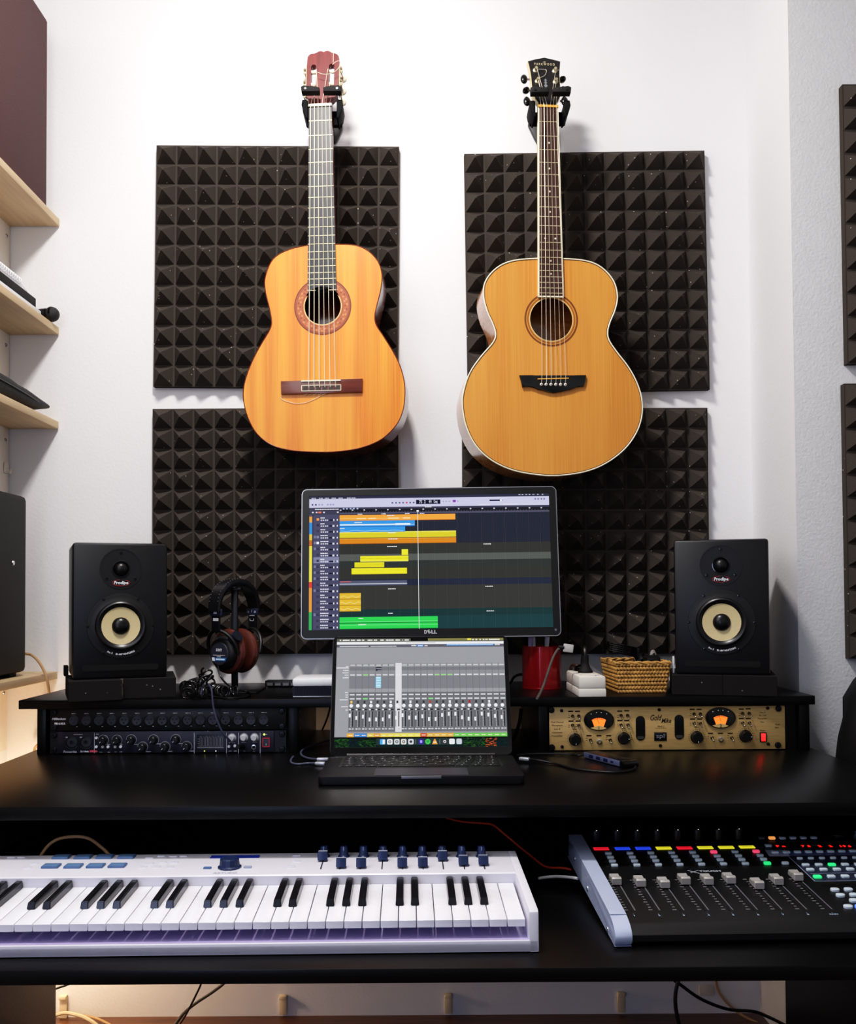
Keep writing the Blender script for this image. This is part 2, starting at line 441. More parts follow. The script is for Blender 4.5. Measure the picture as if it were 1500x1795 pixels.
# black speaker box on the lowest shelf
p0 = P(49, 871, 2.25); p1 = P(49, 1180, 2.25)
t = root('speaker_box', 'large black speaker box with rounded corners on the lowest pale shelf', 'speaker', TR((XL, 0, shelf_z[3] + .0003)))
hb = p0.z - shelf_z[3]; xb = p0.x - XL
b = MB(); b.box((.004, 1.45, .008), (xb, 2.25, hb), .012); b.build('cabinet', mat('black tolex', (30, 28, 27), 0.65, noise=0.3, nscale=400, bump=0.3, bscale=800), t)
for y in (2.2, 1.55):
    b = MB(); b.box((.02, y - .02, 0), (xb - .012, y + .02, .009), .002); b.build('foot', RUB, t)
pp = P(30, 988, 2.2)
b = MB(); b.lathe([(0, 0), (.006, 0), (.005, .002), (0, .0025)], (xb, 2.17, pp.z - shelf_z[3]), (1, 0, 0), 14); b.build('screw', CHR, t)
# items on the second shelf
x2 = XL + .006
t = root('spiral_bound_book', 'clear-covered spiral-bound book lying on top of the flat black case', 'book', TR((XL, 0, shelf_z[1] + .001)))
CLR = mat('clear plastic cover', (225, 222, 226), 0.25)
b = MB(); b.prism([(1.5, .0405), (2.20, .0405), (2.23, .0445), (2.16, .060), (1.5, .060)], .008, .102, YZ); b.build('pages', CLR, t)
b = MB()
for k in range(60):
    y = 1.52 + k * .0112
    b.tube([(.1, y, .0485), (.106, y, .0505), (.107, y, .057), (.1, y + .002, .063), (.092, y + .002, .0615)], .0013, 5, 3)
b.build('spiral_binding', WHT, t)
b = MB(); b.box((.006, 1.45, .0165), (.108, 2.265, .040), .003)
o = b.build('flat_case', RUB); o.location = (XL, 0, shelf_z[1] + .0006); tag(o, 'flat black case sandwiched between white box and spiral-bound book', 'case')
b = MB(); b.box((.004, 1.45, .0), (.112, 2.285, .016), .002)
o = b.build('thin_box', WHT); o.location = (XL, 0, shelf_z[1] + .0003); tag(o, 'thin white flat box at the bottom of the pile on the second shelf', 'box')
t = root('microphone', 'black microphone with round mesh head lying at the end of shelf', 'microphone', TR((XL + .006, 2.32, shelf_z[1] + .0012)))
MIC = mat('dark grille mesh', (38, 38, 40), 0.6, noise=0.5, nscale=700, bump=0.5, bscale=900)
b = MB(); b.ball((.118, 0, .018), .0178, 20); b.build('grille', MIC, t)
b = MB(); b.cyl((.02, 0, .0155), (.105, 0, .018), .009, .0145, 16); b.build('handle', BLK, t)
b = MB(); b.lathe([(.015, 0), (.0186, .0), (.0186, .004), (.015, .004)], (.1145, 0, .018), (1, 0, 0), 20); b.build('ring', BLKG, t)
# soft pouch on the third shelf
bm = bmesh.new(); bmesh.ops.create_cube(bm, size=1.0)
bmesh.ops.subdivide_edges(bm, edges=list(bm.edges), cuts=7, use_grid_fill=True)
for v in bm.verts:
    x, y, z = v.co.x * 2, v.co.y * 2, v.co.z * 2
    k = (1 - .35 * abs(y) ** 6) * (1 - .1 * abs(x) ** 4)
    zz = z * k * (.6 + .4 * (1 - y) / 2) + .06 * math.sin(9 * y + 3 * x) * (z > 0) + .05 * math.sin(14 * x + 5 * y)
    xx = x * (1 - .22 * abs(z) ** 3); yy = y * (1 - .12 * abs(z) ** 2)
    v.co = Vector((xx * .05, yy * .2, max(-.029, zz * .029)))
b = MB(); b.bm(bm)
CLOTH = mat('black nylon cloth', (22, 22, 24), 0.6, noise=0.2, nscale=60, bump=0.5, bscale=60)
t = root('soft_pouch', 'soft black zipped pouch lying on the third pale shelf', 'pouch', TR((XL + .066, 2.13, shelf_z[2] + .0295)))
b.build('bag', CLOTH, t, smooth=80)
b = MB(); b.tube([(.051, -.17, .004), (.052, -.05, .0035), (.0515, .08, .000), (.047, .17, -.003)], .0016, 6, 4); b.build('zip', BLKM, t)
# wall hook and cable on the left
b = MB(); p = P(2, 822, 2.36)
b.box((XL + .003, 2.335, p.z - .012), (XL + .006, 2.36, p.z + .012), .001); b.tube([(XL + .0055, 2.347, p.z - .002), (XL + .014, 2.347, p.z - .012), (XL + .016, 2.347, p.z - .002)], .002, 6)
tag(b.build('wall_hook', CLM), 'small cream wall hook above the black speaker box', 'hook')
BEIGE = mat('beige cable jacket', (186, 150, 110), 0.5)
cable('hanging_cable', 'brown cable arching from black speaker box down behind the desk',
      [P(44, 1146, 2.28), P(55, 1148, 2.30), P(68, 1160, 2.28), P(79, 1180, 2.26), P(84, 1200, 2.25), P(86, 1225, 2.26), P(82, 1270, 2.31), P(70, 1300, 2.345), P(62, 1310, 2.352), (P(60, 1318, 2.352))], .0033, BEIGE)

# ------------------------------------------------------------------ under the desk
CLIP = mat('beige plastic clip', (230, 212, 180), 0.5)
for i, (px, y0, y1, lab) in enumerate(((111, 1744, 1787, 'beige cable clip at the wall foot nearest the grey leg panel'),
                                  (496, 1744, 1779, 'beige cable clip at wall foot, second from the grey leg panel'),
                                  (785, 1741, 1777, 'beige cable clip at wall foot, third from the grey leg panel'),
                                  (1088, 1739, 1775, 'beige cable clip at wall foot nearest the black cables'))):
    p0 = P(px, y0, YW - .006); p1 = P(px, y1, YW - .006)
    b = MB(); w = .009; x, z0, z1 = p0.x, max(p1.z, 0.0), p0.z
    b.box((x - w, YW - .008, z0), (x + w, YW - .0005, z1 - .006), .0015)
    b.box((x - w, YW - .016, z1 - .009), (x + w, YW - .0005, z1), .002)
    tag(b.build('cable_clip', CLIP), lab, 'clip', 'beige clips along the wall foot')
BCAB = mat('black cable jacket', (14, 14, 15), 0.45)
GCAB = mat('grey cable jacket', (88, 84, 80), 0.45)
TAN = mat('tan cable jacket', (200, 180, 150), 0.5)
def hang(name, label, pts, r, m):
    return cable(name, label, [P(*q) for q in pts], r, m, group='cables hanging under the desk')
hang('power_cable', 'thin black cable crossing a grey cable under the keyboard shelf', [(372, 1660, 2.1), (355, 1717, 2.12), (343, 1745, 2.14), (325, 1780, 2.16), (312, 1800, 2.18), (303, 1815, 2.2)], .0022, BCAB)
hang('power_cable', 'thick grey cable crossing a thin black cable under the keyboard shelf', [(418, 1660, 2.2), (398, 1715, 2.2), (375, 1737, 2.2), (345, 1757, 2.2), (322, 1776, 2.2), (305, 1800, 2.2), (298, 1815, 2.2)], .0036, GCAB)
hang('power_cable', 'short black cable bending behind the grey leg panel', [(150, 1660, 2.2), (128, 1717, 2.2), (118, 1726, 2.2), (104, 1731, 2.2), (85, 1738, 2.2)], .0025, BCAB)
hang('extension_lead', 'tan cable on the floor beside the grey leg panel', [(85, 1786, 2.31), (110, 1776, 2.31), (135, 1779, 2.3), (155, 1787, 2.29), (172, 1800, 2.28), (185, 1815, 2.27)], .0045, TAN)
hang('extension_lead', 'thin tan cable on the floor behind the thicker tan cable', [(90, 1776, 2.345), (130, 1778, 2.345), (165, 1784, 2.335), (190, 1795, 2.32), (205, 1806, 2.31)], .003, BEIGE)
hang('power_cable', 'black cable dropping straight behind the other black cable by right leg panel', [(1205, 1660, 2.12), (1190, 1714, 2.12), (1184, 1740, 2.12), (1184, 1765, 2.12), (1190, 1795, 2.12), (1196, 1812, 2.12)], .0042, BCAB)
hang('power_cable', 'black cable sweeping across the wall foot to the black leg panel', [(1150, 1660, 2.16), (1176, 1711, 2.16), (1195, 1728, 2.16), (1230, 1752, 2.17), (1275, 1769, 2.18), (1320, 1773, 2.18), (1345, 1782, 2.18), (1375, 1797, 2.18), (1400, 1812, 2.18)], .0036, BCAB)
hang('extension_lead', 'thin tan cable curving down the wall by the black leg panel', [(1252, 1670, 2.355), (1254, 1711, 2.355), (1258, 1735, 2.355), (1273, 1757, 2.35), (1298, 1778, 2.34), (1330, 1794, 2.32), (1350, 1803, 2.31)], .0028, BEIGE)
p = P(1237, 1735, YW)
b = MB(); b.box((p.x - .018, YW - .008, p.z - .012), (p.x + .018, YW, p.z + .012), .0015)
tag(b.build('outlet_box', CLM), 'small pale junction box low on the wall', 'junction box')

# ------------------------------------------------------------------ gig bag leaning by the pillar
t = root('gig_bag', 'black padded bag standing beside the desk under the pillar foam', 'bag', TR((.99, 1.93, 0.0003)))
prof = []
b = MB(); NZ = 16; NA = 20; vs = []; fs = []
zs = [0, .02, .2, .45, .60, .68, .72, .76, .80, .835, .86, .885, .905, .915]
hw = [.14, .155, .158, .158, .158, .163, .158, .150, .138, .122, .105, .085, .05, .0]
for i, (z, w) in enumerate(zip(zs, hw)):
    for k in range(NA):
        a = 2 * math.pi * k / NA; c, s_ = math.cos(a), math.sin(a)
        wob = 1 + .035 * math.sin(z * 38 + 3 * a) + .02 * math.sin(z * 71 - 2 * a)
        vs.append((math.copysign(abs(c) ** .7, c) * w * wob, math.copysign(abs(s_) ** .7, s_) * .09 * (.35 + .65 * min(1, w / .16)) * wob, z))
for i in range(len(zs) - 1):
    for k in range(NA): fs.append((i * NA + k, i * NA + (k + 1) % NA, (i + 1) * NA + (k + 1) % NA, (i + 1) * NA + k))
b.add(vs, fs); b.build('shell', CLOTH, t, smooth=60)
b = MB(); b.tube([(-.11, -.078, .86), (-.14, -.088, .80), (-.15, -.088, .74), (-.155, -.09, .66), (-.155, -.092, .60)], .009, 8); b.build('strap', CLOTH, t)
b = MB(); b.box((-.13, -.1, .30), (.14, -.08, .70), .008); b.build('front_pocket', CLOTH, t)
# ------------------------------------------------------------------ guitars
def offset_poly(poly, d):
    """move a closed outline inwards by d"""
    n = len(poly); out = []
    area = sum(poly[i][0] * poly[(i + 1) % n][1] - poly[(i + 1) % n][0] * poly[i][1] for i in range(n))
    sg = 1 if area > 0 else -1
    for i in range(n):
        a = Vector(poly[i - 1]); c = Vector(poly[(i + 1) % n]); t = (c - a).normalized()
        nrm = Vector((-t.y, t.x)) * sg
        out.append((poly[i][0] + nrm.x * d, poly[i][1] + nrm.y * d))
    return out
def fretpos(L, n): return L * (1 - 2 ** (-n / 12))

def make_guitar(name, label, cx, cy, Y, yaw, roll, s, outline, depth, W, hole_r, m_top, m_side, m_dark):
    """outline in picture pixels about the soundhole centre, scale s pixels per metre"""
    p = P(cx, cy, Y)
    M = TR(p, 0, roll, yaw)
    t = root('hanging_' + name, label, 'guitar', M, 'guitars hanging on the wall')
    pts = catmull([((x - cx) / s, (cy - y) / s, 0) for x, y in outline], 5, True)
    poly = [(q.x, q.y) for q in pts]
    b = MB(); b.plate(poly, [circ(hole_r, 48)], -.003, 0.0, XZ); b.build('soundboard', m_top, t, smooth=30)
    n = len(poly); inner = offset_poly(poly, .0025)
    b = MB()
    # sides and back; the back is slightly arched
    sd = [(u, v, -.0032) for u, v in poly] + [(u, v, -depth) for u, v in poly]
    b.add(sd, [(i, (i + 1) % n, n + (i + 1) % n, n + i) for i in range(n)], XZ)
    ip = [(u, v, -.004) for u, v in inner] + [(u, v, -depth + .003) for u, v in inner]
    b.add(ip, [(i, n + i, n + (i + 1) % n, (i + 1) % n) for i in range(n)], XZ)
    b.face(poly, -depth, XZ); b.face(inner, -depth + .003, XZ)
    b.build('sides_and_back', m_side, t, smooth=40)
    return t, M, poly
def LU(cx, cy, s):
    return lambda x, y: ((x - cx) / s, (cy - y) / s)

NUTM = mat('bone', (244, 236, 205), 0.4)
FRETM = mat('fret wire', (232, 220, 180), 0.3, 0.5)
STR_N = mat('nylon string', (240, 228, 200), 0.35)
GOLD = mat('gold plating', (206, 194, 160), 0.3, 0.8)
PEARL = mat('pearl button', (232, 220, 196), 0.3, coat=0.3)

# --- classical
cx, cy, Y = 565.5, 537, 2.205; s = F / Y
out = [(566, 426.5), (591, 427), (624, 430), (647, 441), (664, 460), (671, 483), (669, 509), (662, 537), (658, 556), (660, 572), (671, 590), (687, 616), (701, 644), (709, 674), (710, 700), (706, 726), (694, 751), (668, 775), (633, 789), (597, 794.5),
       (563, 795.5), (512, 792), (475, 782), (449, 763), (433, 737), (424, 707), (423, 681), (430, 653), (442, 625), (456, 600), (470, 577), (474, 562), (470, 537), (463, 507), (463, 481), (477, 450), (505, 434), (541, 427)]
TOPC = mat_wood('orange spruce top', (200, 100, 16), (234, 142, 36), grain=(90, 1, 1.0), rough=0.42, coat=0.12, bands=.5, bandcol=(248, 168, 56), bandw=26)
SIDEC = mat_wood('red brown tonewood', (88, 36, 22), (132, 62, 36), grain=(20, 20, 1.5), rough=0.18, coat=0.6)
t, M, poly = make_guitar('classical_guitar', 'orange classical guitar with slotted reddish headstock hanging on the wall', cx, cy, Y, -4, -.1, s, out, .094, 0, 32.3 / s, TOPC, SIDEC, None)
L = LU(cx, cy, s)
# edge binding
b = MB(); b.tube([(u, .0006, v) for u, v in poly], .0013, 6, smooth=False, closed=True); b.build('binding', SIDEC, t)
# rosette drawn as a printed ring with small tiles
b = MB()
def ring(r0, r1, c, w, seg=72):
    b.col(c)
    for k in range(seg):
        a0, a1 = 2 * math.pi * k / seg, 2 * math.pi * (k + 1) / seg
        b.face([(r0 * math.cos(a0), r0 * math.sin(a0)), (r1 * math.cos(a0), r1 * math.sin(a0)), (r1 * math.cos(a1), r1 * math.sin(a1)), (r0 * math.cos(a1), r0 * math.sin(a1))], w)
k_ = 1 / s
ring(32.3 * k_, 34 * k_, (240, 196, 130), .0004); ring(34 * k_, 48.5 * k_, (176, 96, 56), .0004); ring(48.5 * k_, 51 * k_, (118, 50, 32), .0004)
ring(46.6 * k_, 47.6 * k_, (126, 58, 36), .0006); ring(36 * k_, 36.8 * k_, (132, 62, 40), .0006)
for k in range(30):
    a = 2 * math.pi * k / 30; c, s_ = math.cos(a), math.sin(a)
    for q, (rr, w_) in enumerate(((40, 1.5), (43.5, 1.9))):
        a2 = a + q * .06; c, s_ = math.cos(a2), math.sin(a2); b.col((204, 128, 84) if (k + q) % 3 else (140, 70, 44))
        h = 1.5 * k_; w2 = w_ * k_
        b.face([(rr * k_ * c + dx * c - dy * s_, rr * k_ * s_ + dx * s_ + dy * c) for dx, dy in ((-h, -w2), (h, -w2), (h, w2), (-h, w2))], .0006)
b.build('rosette', mat_attr('rosette inlay', .5), t)
# neck, heel, fingerboard
NECK = mat_wood('mahogany neck', (104, 44, 34), (140, 66, 50), grain=(30, 30, 2), rough=0.35, coat=0.3)
b = MB()
b.prism([L(543.5, 178), L(583.5, 178), L(588.5, 428), L(542, 428)], -.021, 0.0, XZ, .006)
b.prism([L(552, 405), L(580, 405), L(580, 440), L(552, 440)], -.07, -.004, XZ, .006)
b.build('neck', NECK, t)
EB = mat('ebony fingerboard', (44, 46, 50), 0.4, noise=0.35, nscale=60, stretch=(8, 1, 1))
hr = 34.5
arc = []
for k in range(13):
    a = R(146 - 112 * k / 12); arc.append((cx + hr * math.cos(a), cy - hr * math.sin(a)))
fb = [L(543.3, 181), L(583.6, 181), L(590.8, 517)] + [L(x, y) for x, y in reversed(arc)] + [L(539.6, 517)]
b = MB(); b.prism(fb, 0.0, .0055, XZ); b.build('fingerboard', EB, t)
b = MB(); b.prism([L(542.6, 176.5), L(584.2, 176.5), L(584.2, 181), L(542.6, 181)], .0, .0085, XZ); b.build('nut', NUTM, t)
def xl(y): return 543.3 + (539.6 - 543.3) * (y - 181) / 336, 583.6 + (590.8 - 583.6) * (y - 181) / 336
for i in range(1, 20):
    y = 178.5 + fretpos(497, i); a, c = xl(y)
    if y > 502:
        b = MB(); 
        for u0, u1 in ((a, a + 14), (c - 13, c)): b.cyl((*L(u0, y), .0056)[:1] + (-.0056, L(u0, y)[1]), (L(u1, y)[0], -.0056, L(u1, y)[1]), .0009, n=6)
    else:
        b = MB(); b.cyl((L(a, y)[0], -.0056, L(a, y)[1]), (L(c, y)[0], -.0056, L(c, y)[1]), .0009, n=6)
    b.build('fret', FRETM, t)
# bridge
BRW = mat_wood('rosewood bridge', (82, 34, 26), (120, 56, 40), grain=(2, 30, 30), rough=0.25, coat=0.4)
b = MB(); b.prism([L(491, 669.5), L(636, 668), L(635.5, 692), L(491.5, 692.5)], 0, .0075, XZ, .0012)
bridge = b.build('bridge', BRW, t)
b = MB(); b.box((L(528, 0)[0], -.0105, L(0, 671.8)[1]), (L(598, 0)[0], -.0075, L(0, 669.6)[1])); b.build('saddle', NUTM, bridge)
b = MB()
x0, z1 = L(528, 678); x1, z0 = L(598.5, 688.5); w = .0012
for (a, c, d, e) in ((x0, z1 - w, x1, z1), (x0, z0, x1, z0 + w), (x0, z0, x0 + w, z1), (x1 - w, z0, x1, z1)): b.box((a, -.0088, c), (d, -.0075, e))
b.build('tie_block', NUTM, bridge)
b = MB()
for k in range(6):
    u = x0 + .004 + k * .0148; b.box((u, -.0080, z0 + .002), (u + .011, -.0075, z1 - .002))
b.build('tie_hole', mat('dark tie recess', (58, 42, 36), .5), bridge)
# strings
for k in range(6):
    xn = 547 + k * 6.7; xb = 541.5 + k * 9.4
    a = L(xn, 178.5); c = L(xb, 671); d = L(xb, 682)
    hs = [(549, 154), (551, 132), (555, 108), (576, 108), (580, 132), (583, 154)][k]
    e = L(*hs)
    b = MB(); b.tube([(e[0], .008, e[1]), (a[0], -.0086, a[1]), (c[0], -.0108, c[1]), (d[0], -.0078, d[1])], .00062 if k > 2 else .00085, 6, smooth=False)
    b.build('string', STR_N, t)
def se(pts, w=-.012): 
    b = MB(); b.tube([(L(x, y)[0], w, L(x, y)[1]) for x, y in pts], .00055, 5, 5); b.build('string_end', STR_N, t)
se([(559, 119), (567, 122.5), (577, 123.5), (589, 120), (597, 113), (600, 104), (597, 100.5), (590, 103), (586, 107)], -.006)
se([(587, 102), (587.5, 86), (588.5, 62), (591, 44), (595, 30), (597, 26)], -.004)
se([(490, 697), (494, 702), (505, 706), (518, 709), (533, 708), (545, 704), (556, 699), (568, 693), (575, 688)], -.0015)
for k, xk in enumerate((541, 549, 557, 566, 574)):
    se([(xk, 685), (xk - 2, 691), (xk - 6, 694), (xk - 9, 693)], -.004)
# slotted headstock, tilted back a little
HM = mat_wood('reddish headstock veneer', (98, 38, 38), (132, 56, 54), grain=(40, 10, 2), rough=0.4, coat=0.2)
hs = t.copy()
HT = Matrix.Translation((0, 0, L(0, 177)[1])) @ Matrix.Rotation(R(-9), 4, 'X') @ Matrix.Translation((0, 0, -L(0, 177)[1]))
bpy.data.objects.remove(hs)
hout = [(543, 177), (543, 168), (537.5, 158), (537, 120), (537.3, 88), (538, 79.6), (540.5, 75.5), (543.8, 73.4), (549.6, 72.8), (555, 70.7), (558, 68.9), (561, 68.2), (564, 69), (567, 70.7), (570, 68.8), (573.5, 68.2), (577, 69.4), (581.6, 72.6), (588, 74.6), (592, 77), (594.4, 80.4), (595.7, 89), (595, 125), (593, 158), (583.7, 168), (583.7, 177)]
slots = []
for xa, xb2 in ((544.8, 554), (577.3, 586.6)):
    w = (xb2 - xa) / 2
    slots.append([L(xa + w + w * math.cos(R(a)), 100 - 5 * math.sin(R(a))) for a in range(0, 181, 20)] + [L(xa, 156), L(xb2, 156)])
b = MB(); b.T = HT; b.plate([L(x, y) for x, y in hout], slots, -.016, .0015, XZ); head = b.build('headstock', HM, t, smooth=30)
for sgn, xs, xe, slot in ((-1, 537, 533, (544.5, 554.3)), (1, 595, 599, (577, 587))):
    b = MB(); b.T = HT
    a = L(xs + sgn * .3, 93); c = L(xs + sgn * 1.6, 157); b.box((a[0], .001, a[1]), (c[0], .013, c[1])); mach = b.build('tuning_machine', GOLD, t)
    for y in (106, 131, 153):
        b = MB(); b.T = HT; u0, v = L(slot[0], y); u1, _ = L(slot[1], y)
        b.cyl((u0, .007, v), (u1, .007, v), .0045, n=12); b.build('roller', NUTM, mach)
        b = MB(); b.T = HT; u, v = L(xs + sgn * 1.5, y); 
        b.cyl((u, .006, v), (u + sgn * .006, .006, v), .0042, n=10); b.cyl((u + sgn * .003, .004, v - .004), (u + sgn * .003, .024, v - .004), .0018, n=8); b.ball((u + sgn * .003, .0, v + .003), .0032, 8)
        b.build('gear', GOLD, mach)
        b = MB(); b.T = HT; b.ball((u + sgn * .004, .03, v - .004), .0085, 12, (1, .75, 1)); b.build('tuning_knob', PEARL, mach)

# --- hangers (wall plate, arm, yoke with two padded prongs and closing gates)
def hanger(label, cxp, gy, yN, Yg, plate):
    """cxp, gy: pixel centre of the gates; yN: pixel of the yoke foot; plate: outline of the wall plate seen behind the neck"""
    p = P(cxp, gy, Yg); M = TR(p)
    t = root('guitar_hanger', label, 'hanger', M, 'hangers holding the guitars')
    S = F / Yg; k = 1 / S; dz = (yN - gy) * k; D = YW - Yg
    b = MB()
    for sg in (-1, 1):
        b.prism([(sg * 25.8 * k, -13 * k), (sg * 25.8 * k, -dz + 1 * k), (sg * 28 * k, -dz + 1 * k), (sg * 31 * k, -dz + 5 * k), (sg * 34.5 * k, -dz + 12 * k), (sg * 35.5 * k, -26 * k), (sg * 37 * k, -20 * k), (sg * 35.5 * k, -11.5 * k), (sg * 28.5 * k, -11 * k)][::sg], -.062, -.004, XZ, .003)
    b.box((-33 * k, .046, -dz + 3 * k), (33 * k, .062, -15 * k), .004)
    b.build('yoke', mat('black hanger rubber', (12, 12, 13), .7, spec=.2), t)
    for sg in (-1, 1):
        b = MB(); b.prism([(sg * 3.5 * k, -4.5 * k), (sg * 35 * k, -5 * k), (sg * 36 * k, 4 * k), (sg * 31 * k, 6.5 * k), (sg * 8 * k, 3.5 * k), (sg * 3.5 * k, 2.5 * k)][::sg], -.006, .016, XZ, .002)
        g = b.build('gate', RUB, t)
        b = MB(); b.cyl((sg * 28 * k, -.0158, 0), (sg * 28 * k, -.0175, 0), 2.2 * k, n=10); b.build('pivot', BLKM, g)
    q = [P(x, y, YW - .016) - p for x, y in plate]; pc = sum(q, Vector()) / len(q)
    b = MB(); b.cyl((0, .06, -dz + 12 * k), (pc.x * .4, D - .012, pc.z), .009); b.build('arm', BLKM, t)
    b = MB(); b.prism([(v.x, v.z) for v in q], -D + .0005, -D + .016, XZ, .003)
    b.build('wall_plate', BLK, t)
    sc_ = q[4]; b = MB(); b.cyl((sc_.x * .8 + pc.x * .2, D - .0165, sc_.z * .8 + pc.z * .2), (sc_.x * .8 + pc.x * .2, D - .018, sc_.z * .8 + pc.z * .2), .003, n=12); b.build('screw', BLKM, t)
hanger('black wall hanger with closed gates holding the orange classical guitar', 564.0, 161.5, 207, 2.186, [(582, 249), (587, 248), (594, 232), (599, 221), (599.5, 216), (597, 213), (589, 214), (570, 214), (560, 225), (560, 249)])
hanger('black wall hanger with closed gates holding the pale jumbo guitar', 964, 163, 204, 2.166, [(955, 253), (947, 253), (942, 250), (937, 240), (926, 218), (926, 213.5), (929, 211), (934, 211), (947, 216), (970, 216), (978, 230), (978, 253)][::-1])

# --- jumbo steel string
cx, cy, Y = 966, 560, 2.185; s = F / Y
out = [(967, 451), (988, 451), (1023, 453), (1049, 460), (1069, 475), (1082, 495), (1086, 519), (1081, 542), (1072, 563), (1067.5, 580), (1070, 596), (1084, 617), (1104, 643), (1119, 671), (1127, 699), (1127, 729), (1117, 759), (1095, 789), (1060, 815), (1021, 830), (975, 836.5),
       (937, 835), (894, 827), (857, 810), (829, 784), (812, 749), (806, 711), (810, 683), (821, 654), (841, 626), (861, 603), (866.5, 588), (862, 570), (852, 547), (846, 521), (848, 498), (861, 478), (881, 463), (907, 455), (945, 451.5)]
TOPJ = mat_wood('pale amber spruce top', (194, 122, 44), (220, 150, 72), grain=(110, 1, 1.0), rough=0.42, coat=0.12, bands=.35, bandcol=(228, 164, 80), bandw=14)
SIDEJ = mat_wood('flamed maple sides', (172, 104, 46), (216, 150, 84), grain=(8, 8, 26), rough=0.18, coat=0.6)
t, M, poly = make_guitar('jumbo_guitar', 'pale amber jumbo acoustic guitar with black bridge hanging on the wall', cx, cy, Y, 5, -.25, s, out, .106, 0, 38 / s, TOPJ, SIDEJ, None)
L = LU(cx, cy, s)
b = MB(); b.tube([(u, .0004, v) for u, v in poly], .0016, 6, smooth=False, closed=True); b.build('binding', NUTM, t)
b = MB(); ip = offset_poly(poly, .0024); b.tube([(u, -.0002, v) for u, v in ip], .0006, 4, smooth=False, closed=True); b.build('purfling', BLK, t)
b = MB(); k_ = 1 / s
ring(38 * k_, 39.3 * k_, (222, 196, 140), .0004); ring(40.8 * k_, 43.0 * k_, (150, 92, 36), .0004); ring(45 * k_, 48 * k_, (118, 66, 26), .0004)
b.build('rosette', mat_attr('rosette inlay', .5), t)
NECKJ = mat_wood('brown neck', (120, 74, 44), (150, 98, 60), grain=(30, 30, 2), rough=0.35)
b = MB(); b.prism([L(948, 180), L(982, 180), L(987, 453), L(945, 453)], -.021, 0, XZ, .006)
b.prism([L(953, 430), L(979, 430), L(979, 465), L(953, 465)], -.09, -.004, XZ, .006); b.build('neck', NECKJ, t)
EBJ = mat('rosewood fingerboard', (66, 42, 34), 0.4, noise=0.35, nscale=60, stretch=(8, 1, 1))
def xl(y): return 948 + (943.3 - 948) * (y - 183) / 338, 982 + (987.3 - 982) * (y - 183) / 338
b = MB(); b.prism([L(948.0, 183), L(982, 183), L(987.3, 521), L(943.3, 521)], 0, .006, XZ); b.build('fingerboard', EBJ, t)
b = MB()
for xa, xb2, ya, yb in ((948, 943.3, 183, 521), (982, 987.3, 183, 521)):
    b.prism([L(xa - 1.1, ya), L(xa + 1.0, ya), L(xb2 + 1.0, yb), L(xb2 - 1.1, yb)][::-1], -.003, .0063, XZ)
b.prism([L(942.4, 519.6), L(988.2, 519.6), L(988.2, 521.8), L(942.4, 521.8)], -.0005, .0063, XZ)
b.build('fingerboard_binding', NUTM, t)
b = MB(); b.prism([L(946.8, 179), L(982.8, 179), L(982.8, 183), L(946.8, 183)], 0, .009, XZ); b.build('nut', mat('aged bone', (226, 160, 62), .4), t)
for i in range(1, 21):
    y = 181 + fretpos(487, i); a, c = xl(y)
    b = MB(); b.cyl((L(a, y)[0], -.006, L(a, y)[1]), (L(c, y)[0], -.006, L(c, y)[1]), .0009, n=6); b.build('fret', FRETM, t)
for n_, dxs in ((3, (0,)), (5, (0,)), (7, (0,)), (9, (0,)), (12, (-9, 9)), (15, (0,)), (17, (0,))):
    y = 181 + (fretpos(487, n_) + fretpos(487, n_ - 1)) / 2
    for dx in dxs:
        b = MB(); u, v = L(965.3 + dx, y); b.cyl((u, -.0058, v), (u, -.0063, v), .0022, n=12); b.build('inlay_dot', PEARL, t)
sx_, sy_, ss = 780, 430, 3.947
bo = [(500, 911), (595, 909), (605, 915), (870, 912), (890, 907), (971, 905), (962, 950), (950, 986), (930, 980), (905, 983), (880, 998), (855, 1008), (815, 1012), (770, 1027), (740, 1031), (705, 1026), (665, 1014), (630, 1009), (605, 992), (575, 984), (545, 988), (520, 992), (512, 950)]
b = MB(); b.prism([L(sx_ + x / ss, sy_ + y / ss) for x, y in bo][::-1], 0, .0075, XZ, .001); bridge = b.build('bridge', mat('ebony bridge', (17, 16, 17), .3, coat=.2), t)
b = MB(); a = L(sx_ + 626 / ss, sy_ + 938 / ss); c = L(sx_ + 845 / ss, sy_ + 931 / ss)
b.cyl((a[0], -.0085, a[1]), (c[0], -.0085, c[1]), .0014, n=8); b.build('saddle', mat('aged bone', (226, 160, 62), .4), bridge)
for x in (652, 685, 719, 753, 787, 821):
    u, v = L(sx_ + x / ss, sy_ + 975 / ss)
    b = MB(); b.lathe([(0.0035, 0), (.0035, .002), (.002, .004), (0, .0042)], (u, -.0073, v), (0, -1, 0), 12); pin = b.build('bridge_pin', mat('ivory pin', (236, 226, 212), .35), bridge)
    b = MB(); b.cyl((u, -.0113, v), (u, -.0119, v), .001, n=8); b.build('pin_dot', BLK, pin)
posts = [(950, 150), (949, 129), (946.5, 107), (981.5, 107), (981.5, 129), (981.5, 150)]
for k in range(6):
    a = L(951.5 + k * 5.5, 181); c = L(946 + k * 8.5, 666); d = L(945.5 + k * 8.5, 676); e = L(*posts[k])
    b = MB(); b.tube([(e[0], .002, e[1]), (a[0], -.0092, a[1]), (c[0], -.0100, c[1]), (d[0], -.0078, d[1])], .00072 if k < 3 else .0005, 6, smooth=False); b.build('string', STEEL, t)
HT = Matrix.Translation((0, 0, L(0, 180)[1])) @ Matrix.Rotation(R(-10), 4, 'X') @ Matrix.Translation((0, 0, -L(0, 180)[1]))
b = MB(); b.T = HT
